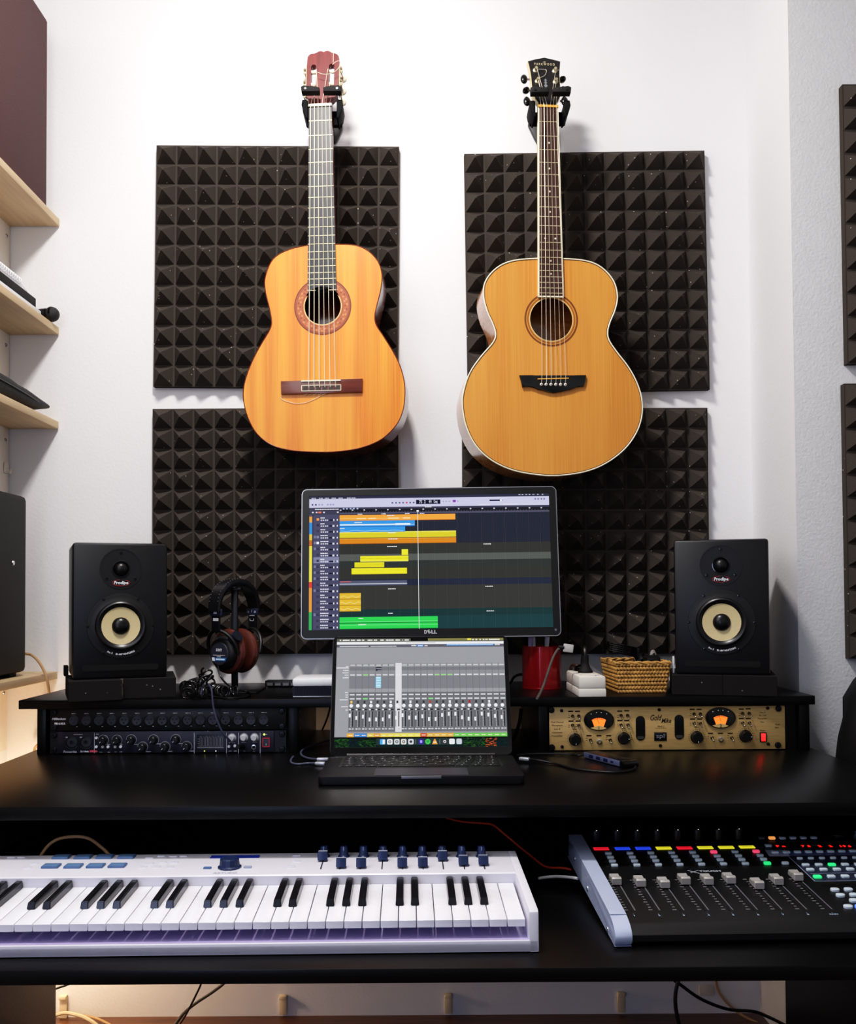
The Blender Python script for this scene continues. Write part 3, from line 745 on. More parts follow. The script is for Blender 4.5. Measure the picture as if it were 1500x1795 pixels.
ho = [(948, 180), (948, 172), (939.5, 158), (938, 150), (937.2, 120), (936, 108), (934.6, 98), (933, 88), (948, 83), (964, 79), (980, 82.5), (993, 86), (991.8, 97), (990.3, 109), (990, 130), (990.5, 150), (989, 158), (982, 172), (982, 180)]
b.prism([L(x, y) for x, y in ho][::-1], -.014, .0, XZ); head = b.build('headstock', mat('cream headstock edge', (226, 206, 160), .35), t, smooth=20)
b = MB(); b.T = HT; b.prism(offset_poly([L(x, y) for x, y in ho][::-1], .0013), 0, .0015, XZ); b.build('face_veneer', mat('black headstock veneer', (30, 28, 27), .35, coat=.2), head, smooth=20)
b = MB(); b.T = HT
b.text('P A R K W O O D', .0085, L(963.5, 94), .0018, width=37 / s, bold=.0001)
u, v = L(963.5, 89.5); b.face([(u - .004, v), (u, v + .0015), (u + .004, v), (u, v - .0006)], .0018); b.build('lettering', mat('gold ink', (200, 186, 150), .4), head, smooth=0)
b = MB(); b.T = HT
for y0, h in ((126, 3.2), (131, 3.6), (137, 4.5)):
    u, v = L(963.5, y0); q = h / s; b.face([(u - q * .8, v - q * .2), (u, v - q), (u + q * .8, v - q * .2), (u, v + q)], .0018)
b.build('inlay', mat('grey pearl inlay', (120, 124, 130), .25), head, smooth=0)
for x, y in posts:
    u, v = L(x, y)
    b = MB(); b.T = HT; b.lathe([(.0062, 0), (.0062, .0015), (.0045, .0025), (.003, .003), (.003, .010), (.0036, .0105), (0, .011)], (u, -.0014, v), (0, -1, 0), 14); b.build('tuning_post', GOLD, head)
for i, (x, y) in enumerate(((927, 118), (929.5, 141), (930, 163), (997, 116), (997.5, 139), (998.5, 160))):
    u, v = L(x, y); sg = -1 if i < 3 else 1; e = L(937 if i < 3 else 990, y)[0]
    b = MB(); b.T = HT; b.cyl((e, .011, v), (u, .011, v), .0024, n=8); sh = b.build('knob_shaft', SIL, head)
    fl = (i in (1, 3))
    b = MB(); b.T = HT; b.ball((u, .011, v), .0118, 14, (.72, .5 if not fl else 1, 1.0 if not fl else .42)); b.build('tuning_knob', BLKG, head)
def se(pts, w):
    b = MB(); b.T = HT; b.tube([(L(x, y)[0], w, L(x, y)[1]) for x, y in pts], .00055, 5, 5); b.build('string_end', STEEL, t)
se([(947, 107), (955, 107), (964, 107.5), (965, 112), (962, 119), (956, 123), (949, 126)], -.006)
se([(981, 107), (986, 107), (989, 107.5)], -.006)
# ------------------------------------------------------------------ monitor
p = P(753.5, 985, 2.14)
t = root('monitor', 'wide computer monitor with silver rim showing colourful audio tracks', 'monitor', TR(p, -7.4, -.4, 0))
b = MB(); b.prism(rrect(.566, .3335, .011), -.028, -.002, XZ, .003); b.build('housing', BLK, t)
b = MB(); b.plate(rrect(.568, .3355, .012), [rrect(.5645, .332, .0105)], -.02, .0018, XZ); b.build('silver_rim', SIL, t)
SW, SH, SZ = .5345, .300, .0022
b = MB(); b.plate(rrect(.5645, .332, .0105), [[(-SW / 2, SZ - SH / 2), (SW / 2, SZ - SH / 2), (SW / 2, SZ + SH / 2), (-SW / 2, SZ + SH / 2)]], -.002, .0015, XZ); b.build('bezel', mat('matt black bezel', (14, 14, 15), .4), t)
class Scr:
    """screen painter: crop coordinates -> local plane"""
    def __init__(s, X0, X1, Y0, Y1, W, H, cz): s.a = (X0, X1, Y0, Y1); s.W = W; s.H = H; s.cz = cz; s.b = MB(); s.w = 0.0
    def uv(s, x, y):
        X0, X1, Y0, Y1 = s.a; return ((x - X0) / (X1 - X0) - .5) * s.W, s.cz + (.5 - (y - Y0) / (Y1 - Y0)) * s.H
    def r(s, x0, y0, x1, y1, c, lift=1):
        s.b.col(c); u0, v1 = s.uv(x0, y0); u1, v0 = s.uv(x1, y1); s.b.rect(u0, v0, u1, v1, s.w + lift * .00006)
    def dash(s, x0, y, x1, h, c, lift=4, gap=True):
        """a line of tiny unreadable interface text: dashes"""
        x = x0
        while x < x1:
            w = random.uniform(4, 9); s.r(x, y - h / 2, min(x + w, x1), y + h / 2, c, lift); x += w + 2
    def text(s, t, x, y, width, c, lift=5, size=.01):
        s.b.col(c); s.b.text(t, size, s.uv(x, y), s.w + lift * .00006, width=width)
S_ = Scr(97, 1388, 84, 806, SW, SH, SZ); S_.w = -.0005
r = S_.r
r(97, 84, 1388, 806, (44, 45, 46), 0)
r(97, 84, 1388, 100, (52, 54, 74)); r(97, 100, 1388, 148, (196, 196, 226)); 
for x in (110, 150, 180, 218, 255, 300, 325): S_.dash(x, 96, x + 22, 5, (200, 200, 215))
for x in (1225, 1242, 1262, 1280, 1300, 1325, 1350): S_.dash(x, 84 + 6, x + 10, 5, (190, 190, 205))
for x in (110, 128, 146, 162, 192, 208, 222): r(x, 127, x + 9, 136, (70, 74, 100) if x < 140 else (150, 152, 190), 2)
for x in (540, 560, 579, 598, 617, 636, 655): r(x, 122, x + 9, 130, (90, 92, 130) if x != 617 else (205, 60, 90), 2)
r(672, 111, 803, 135, (22, 26, 50), 2); S_.text('75  2', 706, 123, .014, (235, 240, 255)); S_.text('4/4', 748, 122, .006, (235, 240, 255)); S_.text('Cmaj', 777, 122, .008, (235, 240, 255))
for x in (815, 830, 846, 893): r(x, 118, x + 8, 126, (165, 165, 195), 2)
r(870, 114, 886, 127, (130, 60, 170), 2); r(1068, 115, 1138, 123, (40, 42, 66), 2); r(1124, 113, 1136, 124, (225, 225, 235), 3)
for x in (1310, 1326, 1343, 1358): r(x, 110, x + 9, 119, (120, 122, 160), 2)
r(97, 148, 1388, 186, (66, 66, 86)); r(260, 158, 1388, 176, (30, 32, 42), 2); r(260, 176, 1388, 186, (84, 84, 104), 2)
S_.dash(128, 157, 255, 5, (225, 225, 235))
for x in (278, 295, 315, 332, 352): r(x, 152, x + 9, 159, (180, 196, 240), 3)
S_.dash(720, 150, 755, 5, (220, 220, 220)); S_.dash(1010, 143, 1070, 5, (220, 220, 230)); S_.dash(1140, 141, 1220, 5, (220, 220, 230)); S_.dash(1240, 141, 1370, 5, (200, 205, 230))
for k in range(18): r(262 + k * 63.5, 160, 270 + k * 63.5, 166, (205, 205, 215), 3)
for k in range(72): r(262 + k * 15.9, 170, 263.3 + k * 15.9, 176, (120, 120, 135), 3)
for x, c in ((112, (225, 225, 235)), (132, (225, 225, 235)), (172, (220, 220, 225)), (246, (220, 220, 225))): r(x, 170, x + 9, 177, c, 3)
r(146, 169, 162, 178, (235, 120, 90), 3)
# track list
r(97, 186, 258, 806, (78, 78, 104), 1); r(113, 186, 120, 806, (60, 60, 84), 2)
strip = [((240, 160, 70), 1), ((60, 140, 220), 2), ((226, 190, 70), 1), ((196, 110, 40), 1), ((232, 220, 80), 6), ((225, 70, 60), 1), ((226, 150, 66), 4), ((60, 170, 90), 3)]
y = 196; rows = []
for c, n in strip:
    for _ in range(n):
        r(98, y, 113, y + 32.1, c, 2); rows.append(y); y += 32.1
r(120, 417, 258, 449, (126, 128, 156), 2)
for i, y in enumerate(rows):
    S_.dash(158, y + 8, 158 + random.choice((22, 26, 44, 40, 30)), 5, (238, 238, 245))
    for x in (159, 170, 181, 191): r(x, y + 17, x + 7, y + 24, (205, 205, 220), 3)
    r(205, y + 16, 238, y + 24, (28, 30, 46), 3); r(random.choice((222, 226, 228)), y + 15, 233, y + 25, (210, 210, 225), 4); r(245, y + 15, 251, y + 24, (215, 215, 228), 3)
    r(137, y + 9, 150, y + 22, [(240, 150, 90), (56, 50, 80), (70, 62, 90), (130, 134, 160), (230, 230, 240)][min(i, 4)] if i < 5 else (66, 60, 84), 3)
    if i in (3, 4, 5, 7, 8, 9, 10, 12, 16): r(122, y + 8, 134, y + 22, (118, 120, 148), 3)
# arrange area
r(260, 186, 1388, 348, (38, 42, 58), 1); r(260, 348, 1388, 540, (56, 57, 52), 1); r(260, 404, 1388, 440, (92, 96, 92), 2); r(260, 440, 1388, 475, (52, 58, 56), 2)
r(260, 540, 1388, 574, (38, 44, 66), 2); r(260, 574, 1388, 700, (60, 60, 56), 1); r(260, 700, 1388, 806, (24, 58, 60), 1); r(700, 735, 1388, 806, (26, 66, 70), 2)
for k in range(143): 
    x = 262 + k * 7.9; r(x, 188, x + .8, 804, (82, 84, 88) if k % 8 == 0 else (64, 66, 70), 2.4)
def reg(x0, y0, x1, y1, c, c2=None):
    r(x0, y0, x1, y1, c, 3)
    if c2: r(x0, y1 - 2.5, x1, y1, c2, 4)
reg(260, 190, 882, 222, (244, 160, 70), (214, 120, 40)); reg(260, 222, 664, 254, (62, 146, 230), (40, 110, 190)); reg(260, 255, 612, 284, (62, 146, 230), (40, 110, 190))
reg(260, 282, 884, 316, (214, 200, 52), (160, 140, 40)); reg(260, 282, 884, 288, (238, 232, 110)); reg(260, 318, 884, 348, (216, 132, 38), (170, 92, 24)); reg(260, 318, 884, 322, (230, 160, 70))
reg(592, 380, 626, 412, (240, 232, 60), (190, 180, 40)); reg(371, 414, 627, 444, (236, 228, 54), (250, 246, 130)); reg(340, 448, 498, 476, (226, 216, 48), (180, 170, 36)); reg(324, 480, 619, 512, (240, 232, 52), (190, 180, 40))
reg(371, 426, 627, 430, (206, 196, 36)); reg(324, 490, 619, 494, (208, 198, 36)); reg(340, 460, 498, 463, (200, 190, 36))
reg(260, 546, 619, 574, (86, 92, 112), (60, 64, 84)); r(260, 562, 619, 565, (215, 220, 232), 5); S_.dash(264, 551, 322, 4, (230, 90, 90))
for y in (612, 645, 678): 
    reg(260, y, 373, y + 32, (224, 178, 56), (170, 128, 30))
    for k in range(12): r(264 + k * 9, y + 18 + 4 * math.sin(k * 1.3 + y), 273 + k * 9, y + 20 + 4 * math.sin(k * 1.3 + y), (250, 235, 180), 5)
reg(260, 740, 779, 771, (52, 206, 86), (30, 150, 60)); reg(260, 773, 779, 803, (52, 206, 86), (30, 150, 60))
for y in (764, 782): r(260, y, 779, y + 1.6, (150, 240, 170), 5)
r(262, 240, 620, 247, (225, 238, 250), 5); r(560, 238, 640, 248, (225, 238, 250), 5); r(640, 243, 662, 245, (225, 238, 250), 5)
for k in range(26): 
    yy = 276 + 2 * math.sin(k * .8); r(264 + k * 13, yy, 277 + k * 13, yy + 1.8, (190, 222, 250), 5)
r(262, 209, 640, 210.5, (250, 214, 160), 5)
for x0, x1 in ((352, 402), (415, 456), (520, 580), (600, 640)): r(x0, 207, x1, 213, (250, 220, 170), 5)
for x, y in ((515, 195), (340, 232), (262, 263), (520, 289), (520, 323), (515, 364), (1030, 357), (518, 592), (1035, 585), (518, 722), (1038, 716), (360, 747), (360, 780)): S_.dash(x, y, x + random.choice((25, 40, 52)), 4.5, (235, 235, 235), 6)
for x in (358, 486, 612, 692): S_.dash(x, 186, x + 24, 4.5, (225, 225, 230), 6)
r(679, 176, 681.5, 806, (226, 230, 235), 7); r(674, 168, 686, 176, (235, 238, 240), 7)
S_.b.build('screen', SCREEN, t, smooth=0)
b = MB(); b.text('D', .0105, (-.0118, -.1555), .0018, width=.0062, bold=.0004); b.text('E', .0105, (-.0042, -.1548), .0018, width=.0054, bold=.0004, rot=.5); b.text('LL', .0105, (.0065, -.1555), .0018, width=.0125, bold=.0004)
b.build('logo', mat('silver lettering', (196, 198, 204), .3), t, smooth=0)
b = MB(); b.cyl((.272, -.001, -.154), (.272, -.0025, -.154), .0028, n=14); b.build('power_button', mat('grey button', (96, 98, 104), .35), t)
# stand (behind the laptop)
b = MB(); Mi = t.matrix_world.inverted()
st = t
b = MB(); b.T = Mi
b.box((p.x - .045, 2.19, ZS + .008), (p.x + .045, 2.215, p.z), .004); b.build('stand_neck', SIL, t)
b = MB(); b.T = Mi; b.prism(rrect(.24, .17, .02, 5, p.x, 2.18), ZS + .0004, ZS + .01, XY, .002); b.build('stand_base', SIL, t)

# ------------------------------------------------------------------ laptop
YL0, YH0 = 1.632, 1.848
LW = .346; ZLAP = ZD + .0004; XLc = (736.0 - PX0) / 1048 * 1.0
t = root('laptop', 'dark grey laptop open in front of the monitor showing a mixer screen', 'laptop', TR((XLc, YL0, ZLAP), 0, 0, .15))
GREY = mat('space grey aluminium', (58, 58, 64), 0.38, 0.85)
DG = mat('dark grey aluminium', (24, 24, 28), 0.5, 0.3)
D = YH0 - YL0
b = MB(); b.prism(rrect(LW, D, .009, 5, 0, D / 2), .0015, .0150, XY, .0015); b.build('base', DG, t)
b = MB(); b.prism(rrect(.068, .006, .002, 4, 0, .0015), .0115, .0152, XY); b.build('lid_notch', mat('bright notch lip', (150, 150, 160), .3, .7), t)
for x in (-.15, .15):
    for y in (.02, .19):
        b = MB(); b.cyl((x, y, 0), (x, y, .002), .008, n=14); b.build('foot', RUB, t)
# keyboard deck and keys
b = MB(); b.prism(rrect(.292, .112, .004, 4, 0, .146), .0149, .0152, XY); b.build('keyboard_well', BLK, t)
b = MB(); bl = MB()
nr = [14, 14, 13, 12, 11, 8]
for rI in range(6):
    yy = .194 - rI * .0182 if rI else .194
    h = .0155 if rI else .012
    n = nr[rI]; w = .284 / n
    for k in range(n):
        x0 = -.142 + k * w
        if rI == 5: 
            lens = [1, 1, 1, 1.2, 5.2, 1.2, 1, 1.6]; tot = sum(lens); x0 = -.142 + .284 * sum(lens[:k]) / tot; w = .284 * lens[k] / tot
        b.box((x0 + .0009, yy - h / 2, .0152), (x0 + w - .0009, yy + h / 2, .0163), .0004)
        bl.col((170, 170, 185)); cxk = x0 + w / 2 + random.uniform(-.001, .001)
        bl.box((cxk - .0012, yy - .002, .0163), (cxk + .0012, yy + .002, .01635))
b.build('keyboard', mat('black keycap', (14, 14, 16), .45), t); bl.build('key_legend', mat_attr('backlit legend', .4, .8), t, smooth=0)
b = MB(); b.prism(rrect(.160, .068, .004, 4, 0, .044), .01505, .0153, XY); b.build('trackpad', mat('trackpad glass', (52, 47, 60), .4, .2), t)
# lid
tilt = 21.0
lid = bpy.data.objects.new('lid_hinge_frame', None)
LH = .2385
LM = Matrix.Translation((0, D - .004, .0155)) @ Matrix.Rotation(R(-tilt), 4, 'X')
bpy.data.objects.remove(lid)
b = MB(); b.T = LM; b.prism(rrect(LW, LH, .010, 5, 0, LH / 2), -.0045, -.0008, XZ, .0012); lidp = b.build('lid', GREY, t)
b = MB(); b.T = LM; b.cyl((-.14, 0, 0), (.14, 0, 0), .005, n=12); b.build('hinge', BLK, t)
b = MB(); b.T = LM; b.prism(rrect(LW - .002, LH - .002, .009, 5, 0, LH / 2), -.001, 0, XZ); b.build('display_glass', BLKG, lidp)
S_ = Scr(194, 1331, 68, 790, LW - .016, LH - .021, LH / 2 + .0055); S_.b.T = LM; S_.w = .0002; r = S_.r
def rr2(x, yb): return x
r(194, 68, 1331, 790, (150, 150, 156), 0)
r(194, 68, 1331, 91, (96, 98, 88)); r(697, 68, 815, 86, (8, 8, 9), 8); r(815, 68, 1331, 84, (128, 124, 78), 1.4)
for x0, x1 in ((214, 224), (234, 280), (290, 318), (330, 358), (366, 382), (404, 436), (446, 470), (490, 516), (528, 582), (594, 625), (640, 646), (656, 684), (1116, 1128), (1140, 1152), (1168, 1176), (1190, 1200), (1208, 1222), (1232, 1305)): S_.dash(x0, 79, x1, 8, (244, 244, 244))
r(1084, 70, 1110, 82, (238, 224, 84), 5)
r(194, 91, 1331, 108, (236, 236, 240)); r(665, 97, 865, 101, (160, 160, 165), 2); r(194, 108, 1331, 128, (96, 96, 106)); 
S_.dash(214, 121, 410, 6, (226, 226, 230)); S_.dash(425, 121, 600, 6, (205, 205, 210)); S_.dash(702, 118, 736, 7, (230, 230, 235)); r(742, 112, 785, 126, (86, 138, 206), 3); S_.dash(748, 119, 780, 5, (240, 240, 250)); S_.dash(792, 119, 812, 7, (230, 230, 235))
r(940, 108, 1262, 120, (70, 128, 200), 3); S_.dash(945, 114, 1258, 5, (205, 225, 246), 5); r(1270, 108, 1305, 119, (190, 192, 200), 3)
r(284, 238, 1331, 262, (146, 146, 150)); r(284, 262, 1331, 286, (122, 122, 128)); r(284, 286, 1331, 325, (138, 138, 144)); r(284, 325, 1331, 408, (126, 126, 132)); r(284, 408, 1331, 432, (150, 150, 156)); r(284, 432, 1331, 690, (112, 112, 118))
for y, w in ((259, 16), (268, 80), (285, 34), (301, 38), (317, 22), (334, 36), (433, 18), (449, 14), (464, 14), (481, 52), (526, 40), (548, 12)): S_.dash(276 - w, y, 278, 5, (240, 240, 244), 4)
r(196, 267, 276, 269, (240, 240, 244), 4)
yel = (232, 206, 96)
colr = [(232, 168, 76), (82, 132, 200), (82, 132, 200), (222, 190, 90), (220, 160, 80), (232, 206, 96), (232, 206, 96), (232, 214, 100), (236, 220, 100), (236, 220, 100), (230, 216, 96), (206, 90, 70), (224, 170, 80), (226, 174, 84), (226, 174, 84), (222, 166, 76), (112, 196, 92), (112, 196, 92), (112, 196, 92), (112, 196, 92), (112, 196, 92), (112, 196, 92), (112, 196, 92), (112, 196, 92)]
random.seed(3)
for k in range(24):
    x = 286 + k * 43.7; xe = min(x + 42, 1330); 
    if x + 30 > 1331: break
    r(x + 41, 238, min(x + 42.6, 1331), 690, (96, 96, 102), 2)
    sel = (k == 7)
    if sel: r(x + 16 - 14, 236, x + 44, 692, (214, 214, 220), 2.5)
    for (yy, h, c) in ((250, 6, (205, 205, 210)), (316, 7, (226, 226, 230) if k not in (2, 13, 14, 15) else (150, 226, 130)), (448, 8, (212, 212, 216)), (475, 9, (206, 206, 212) if k not in (2, 12) else (130, 216, 130))):
        r(x + 4, yy - h / 2, x + 36, yy + h / 2, c, 3)
    if k == 4:
        r(x + 2, 264, x + 38, 290, (44, 46, 60), 4); r(x + 4, 272, x + 38, 274, (210, 210, 220), 5); r(x + 12, 284, x + 38, 286, (210, 210, 220), 5)
        r(x, 328, x + 38, 402, (120, 190, 226), 3.5)
        for q in range(7): r(x + 4, 330 + q * 11, x + 34, 335 + q * 11, (226, 244, 252), 5)
    ic = {0: (240, 190, 110), 18: (160, 50, 50), 12: (170, 70, 60)}.get(k, (60, 60, 64) if k % 3 else (225, 225, 230))
    r(x + 9, 488, x + 22, 505, ic, 4)
    u, v = S_.uv(x + 15, 521); S_.b.col((240, 240, 244)); S_.b.face(circ(.0035, 12, u, v), S_.w + .0003)
    r(x + 2, 542, x + 14, 550, (230, 230, 234), 4); r(x + 14, 541, x + 34, 551, (54, 54, 60), 4)
    r(x + 22, 558, x + 29, 657, (44, 44, 50), 4); r(x + 5, 556, x + 8, 658, (80, 80, 86), 4)
    for q in range(13): r(x + 11, 560 + q * 8, x + 19, 561.6 + q * 8, (206, 206, 212), 4)
    fy = random.choice((565, 572, 580, 588, 598)); r(x + 1, fy, x + 13, fy + 24, (240, 240, 244), 5)
    r(x + 2, 668, x + 16, 675, (214, 214, 220), 4); r(x + 20, 668, x + 36, 675, (190, 190, 196), 4)
    r(x - 8, 700, x + 36, 724, colr[k], 3); S_.dash(x + 2, 713, x + 28, 5, (250, 240, 210), 5)
r(1240, 700, 1331, 724, colr[23], 3); r(276, 700, 300, 724, colr[0], 3); r(276, 692, 1331, 700, (140, 140, 146), 2)
r(194, 724, 1331, 736, (8, 10, 10), 2)
r(194, 732, 1331, 790, (14, 30, 30), 3)
random.seed(11)
for k in range(900):
    x = random.uniform(196, 1322); y = random.uniform(733, 786); base = 45 + 55 * random.random()
    g = (int(base * .5), int(base * 1.05), int(base * .45)) if not 460 < x < 1040 else (16, 40, 38)
    if 280 < x < 350 or x > 1180: g = (14, int(20 + base * .3), int(24 + base * .3))
    if x > 1185 and x < 1250: g = (int(110 + base), int(50 + base * .5), 40)
    r(x, y, x + random.uniform(6, 16), y + random.uniform(2, 5), g, 4 if x < 1185 else 4.2)
r(470, 733, 1034, 776, (44, 62, 62), 4.5)
icons = [(494, (88, 160, 226)), (541, (228, 228, 230)), (587, (206, 208, 212)), (632, (220, 214, 208)), (679, (206, 208, 214)), (746, (58, 50, 140)), (790, (76, 190, 96)), (836, (226, 150, 70)), (901, (60, 62, 66)), (948, (236, 238, 240)), (995, (196, 204, 210))]
for x, c in icons:
    S_.b.col(c); u0, v1 = S_.uv(x, 738); u1, v0 = S_.uv(x + 36, 772); cxk, cyk = (u0 + u1) / 2, (v0 + v1) / 2
    wI = u1 - u0
    if x == 790: S_.b.face(circ(wI / 2, 20, cxk, cyk), S_.w + .0004)
    elif x == 836: S_.b.face([(u0, v0), (u1, v0), (cxk + wI * .1, v1), (cxk - wI * .1, v1)], S_.w + .0004); S_.b.col((250, 244, 230)); S_.b.rect(u0 + wI * .22, v0 + wI * .3, u1 - wI * .22, v0 + wI * .45, S_.w + .00046)
    else: S_.b.face(rrect(wI, wI, wI * .22, 4, cxk, cyk), S_.w + .0004)
    if x in (494,): S_.b.col((235, 238, 240)); S_.b.rect(cxk, v0 + wI * .1, u1 - wI * .1, v1 - wI * .1, S_.w + .00046)
    if x in (587, 541, 632, 901): S_.b.col((70, 72, 78) if x != 901 else (220, 220, 225)); S_.b.face(circ(wI * .28, 14, cxk, cyk), S_.w + .00046); S_.b.col(c); S_.b.face(circ(wI * .14, 12, cxk, cyk), S_.w + .0005)
    if x in (679,): S_.b.col((60, 62, 70)); S_.b.face([(cxk - wI * .3, cyk), (cxk, cyk - wI * .3), (cxk + wI * .3, cyk), (cxk, cyk + wI * .3)], S_.w + .00046)
    if x in (746,): S_.b.col((170, 160, 230)); S_.b.face(rrect(wI * .4, wI * .5, wI * .1, 3, cxk, cyk), S_.w + .00046)
    if x in (790,):
        S_.b.col((20, 40, 24))
        for q, ww in ((.16, .30), (.02, .25), (-.12, .2)): S_.b.rect(cxk - wI * ww, cyk + wI * q - wI * .03, cxk + wI * ww, cyk + wI * q + wI * .03, S_.w + .00046)
for x in (728, 886): r(x, 740, x + 1.5, 770, (170, 180, 180), 6)
S_.b.build('screen', SCREEN, lidp, smooth=0)

# ------------------------------------------------------------------ studio monitors
SPK = mat('black satin vinyl', (19, 19, 21), 0.38, noise=0.1, nscale=600, bump=0.08, bscale=1500)
KEV = mat('woven kevlar cone', (214, 196, 150), 0.5, noise=0.12, nscale=900, bump=0.2, bscale=1400)
def speaker(label, cxw, Yc, zb, ang, W=.187, H=.279, D_=.21):
    t = root('studio_monitor_speaker', label, 'speaker', TR((cxw, Yc, zb + .0005), 0, 0, ang), 'pair of studio monitor speakers')
    b = MB(); b.box((-W / 2, 0, 0), (W / 2, D_, H), .006); b.build('cabinet', SPK, t)
    S = 165.0 / W
    zt_, zw = H - .0535, .108
    b = MB(); b.lathe([(.0415, 0), (.0422, .0012), (.0395, .0012), (.0395, .0006), (0, .0006)], (0, 0, zt_), (0, -1, 0), 48); b.build('tweeter_plate', BLK, t)
    b = MB(); b.lathe([(.0165, .0006), (.0175, .003), (.0158, .0032), (.0135, .001), (.0125, .0007)], (0, 0, zt_), (0, -1, 0), 36); b.build('tweeter_ring', BLKG, t)
    b = MB(); b.lathe([(.0128, .0005)] + [(.0128 * math.cos(R(a)), .0005 + .0095 * math.sin(R(a))) for a in range(10, 90, 12)] + [(0, .01)], (0, 0, zt_), (0, -1, 0), 28); b.build('tweeter_dome', mat('soft dome', (22, 22, 23), .35), t)
    b = MB(); b.lathe([(.0670, 0), (.0665, .0016), (.0625, .0022), (.054, .0022), (.0525, .003), (.0505, .003)], (0, 0, zw), (0, -1, 0), 56); b.build('woofer_ring', BLK, t)
    b = MB(); b.lathe([(.0515, .0028), (.0495, .0055), (.0465, .0068), (.0430, .0058), (.0395, .0026), (.0375, .0012)], (0, 0, zw), (0, -1, 0), 56); b.build('surround', mat('rubber surround', (24, 24, 27), .32), t)
    b = MB(); b.lathe([(.0385, .0020), (.0360, .0015), (.0180, .0006), (.0170, .0005)], (0, 0, zw), (0, -1, 0), 56); b.build('cone', KEV, t)
    b = MB(); b.lathe([(.0178, .0005)] + [(.0178 * math.cos(R(a)), .0005 + .0105 * math.sin(R(a))) for a in range(10, 90, 12)] + [(0, .011)], (0, 0, zw), (0, -1, 0), 32); b.build('dust_cap', mat('dust cap', (18, 18, 19), .3), t)
    for a in (30, 90 + 180, 150):
        pass
    def screw(x, z):
        b = MB(); b.lathe([(.0028, 0), (.0028, .0022), (.0014, .0024), (.0010, .0008), (0, .0008)], (x, -.0006, z), (0, -1, 0), 12); b.build('screw', BLKG, t)
    for a in (90, 215, 325): screw(.0335 * math.cos(R(a)) * (1.02), zt_ + .034 * math.sin(R(a)))
    for a in (0, 58, 122, 180, 238, 302): screw(.0645 * math.cos(R(a)), zw + .0645 * math.sin(R(a)))
    b = MB(); b.prism(rrect(.150, .0125, .005, 5, 0, .0225), 0.0002, .0016, XZ); b.prism(rrect(.144, .0095, .0045, 5, 0, .0225), 0.0016, .0018, XZ); b.build('port', mat('dark port', (5, 5, 5), .8), t)
    b = MB(); b.text('Prodipe', .009, (0, zt_ - .0288), .0016, width=.0285, bold=.0003, shear=.1); b.build('logo', mat('white print', (225, 226, 230), .5), t, smooth=0)
    b = MB(); n = 30
    for a0, a1 in ((95, 290), (300, 420)):
        pts = [(.0172 * math.cos(R(a0 + (a1 - a0) * k / n)), .0016, zt_ - .029 + .0062 * math.sin(R(a0 + (a1 - a0) * k / n))) for k in range(n + 1)]
        b.tube([(x, -y, z) for x, y, z in pts], .0004, 5, smooth=False)
    b.build('logo_oval', mat('red print', (190, 40, 50), .5), t)
    b = MB(); s_ = 'Pro 5   BI-AMP MONITORING'; n = len(s_); A0, A1 = 270 - 27, 270 + 27
    for i, ch in enumerate(s_):
        if ch == ' ': continue
        a = A0 + (A1 - A0) * (i + .5) / n
        b.text(ch, .0052, (.0585 * math.cos(R(a)), zw + .0585 * math.sin(R(a))), .0026, rot=R(a - 270), bold=.00012)
    b.build('lettering', mat('white print', (225, 226, 230), .5), t, smooth=0)
    return t
ZSP = ZS + .041
pl_ = P(211.5, 1190, 2.0); pr_ = P(1266, 1189, 2.0)
speaker('black studio monitor with cream cone near the headphones, nearer the pale wall shelves', pl_.x, 2.0, ZSP, 22)
speaker('black studio monitor with cream cone beside the wicker basket', pr_.x, 2.0, ZSP, -16)
# isolation pads
PADM = mat_foam('dark isolation foam', (40, 38, 38), (140, 135, 135))
def pad(label, cxw, Yc, ang, x0, x1, y0, y1, h=.041, lip=False):
    t = root('isolation_pad', label, 'foam pad', TR((cxw, Yc, ZS + .0002), 0, 0, ang), 'foam pads under the studio monitors')
    b = MB(); b.box((x0, y0, 0), (x1, y1, h), .0012); b.build('pad', PADM, t, smooth=0)
    if lip:
        b = MB(); b.box((x0 - .004, y1 - .035, h), (x0 + .005, y1, h + .022), .0012); b.build('raised_lip', PADM, t, smooth=0)
pad('dark speckled foam pad under the speaker by the wall shelves, outer of two', pl_.x, 2.0, 22, -.102, -.0005, -.034, .15, lip=True)
pad('dark speckled foam pad under the speaker by the headphones, inner of two', pl_.x, 2.0, 16, .005, .110, -.012, .18)
pad('dark speckled foam pad beside the basket, under one half of the speaker', pr_.x, 2.0, -13, -.101, -.0005, -.014, .18)
pad('dark speckled foam pad at the pillar end, under one half of the speaker', pr_.x, 2.0, -16, .0005, .105, -.016, .18)

# ------------------------------------------------------------------ headphones and stand
pb = P(411.5, 1208, 2.165); hx = pb.x; hy = 2.165
t = root('headphone_stand', 'black metal headphone stand with flat base and square pole', 'headphone stand', TR((hx, hy, ZS + .0002), 0, 0, 0))
b = MB(); b.box((-.012, -.08, 0), (.062, .05, .004), .001); b.build('base', BLKM, t)
zt2 = P(411, 1032, hy).z - ZS
b = MB(); b.box((-.007, -.005, .004), (.007, .005, zt2), .001); b.build('pole', BLKM, t)
b = MB(); b.box((-.016, -.012, zt2 - .004), (.016, .012, zt2 + .002), .0015); b.build('cradle', BLKM, t)
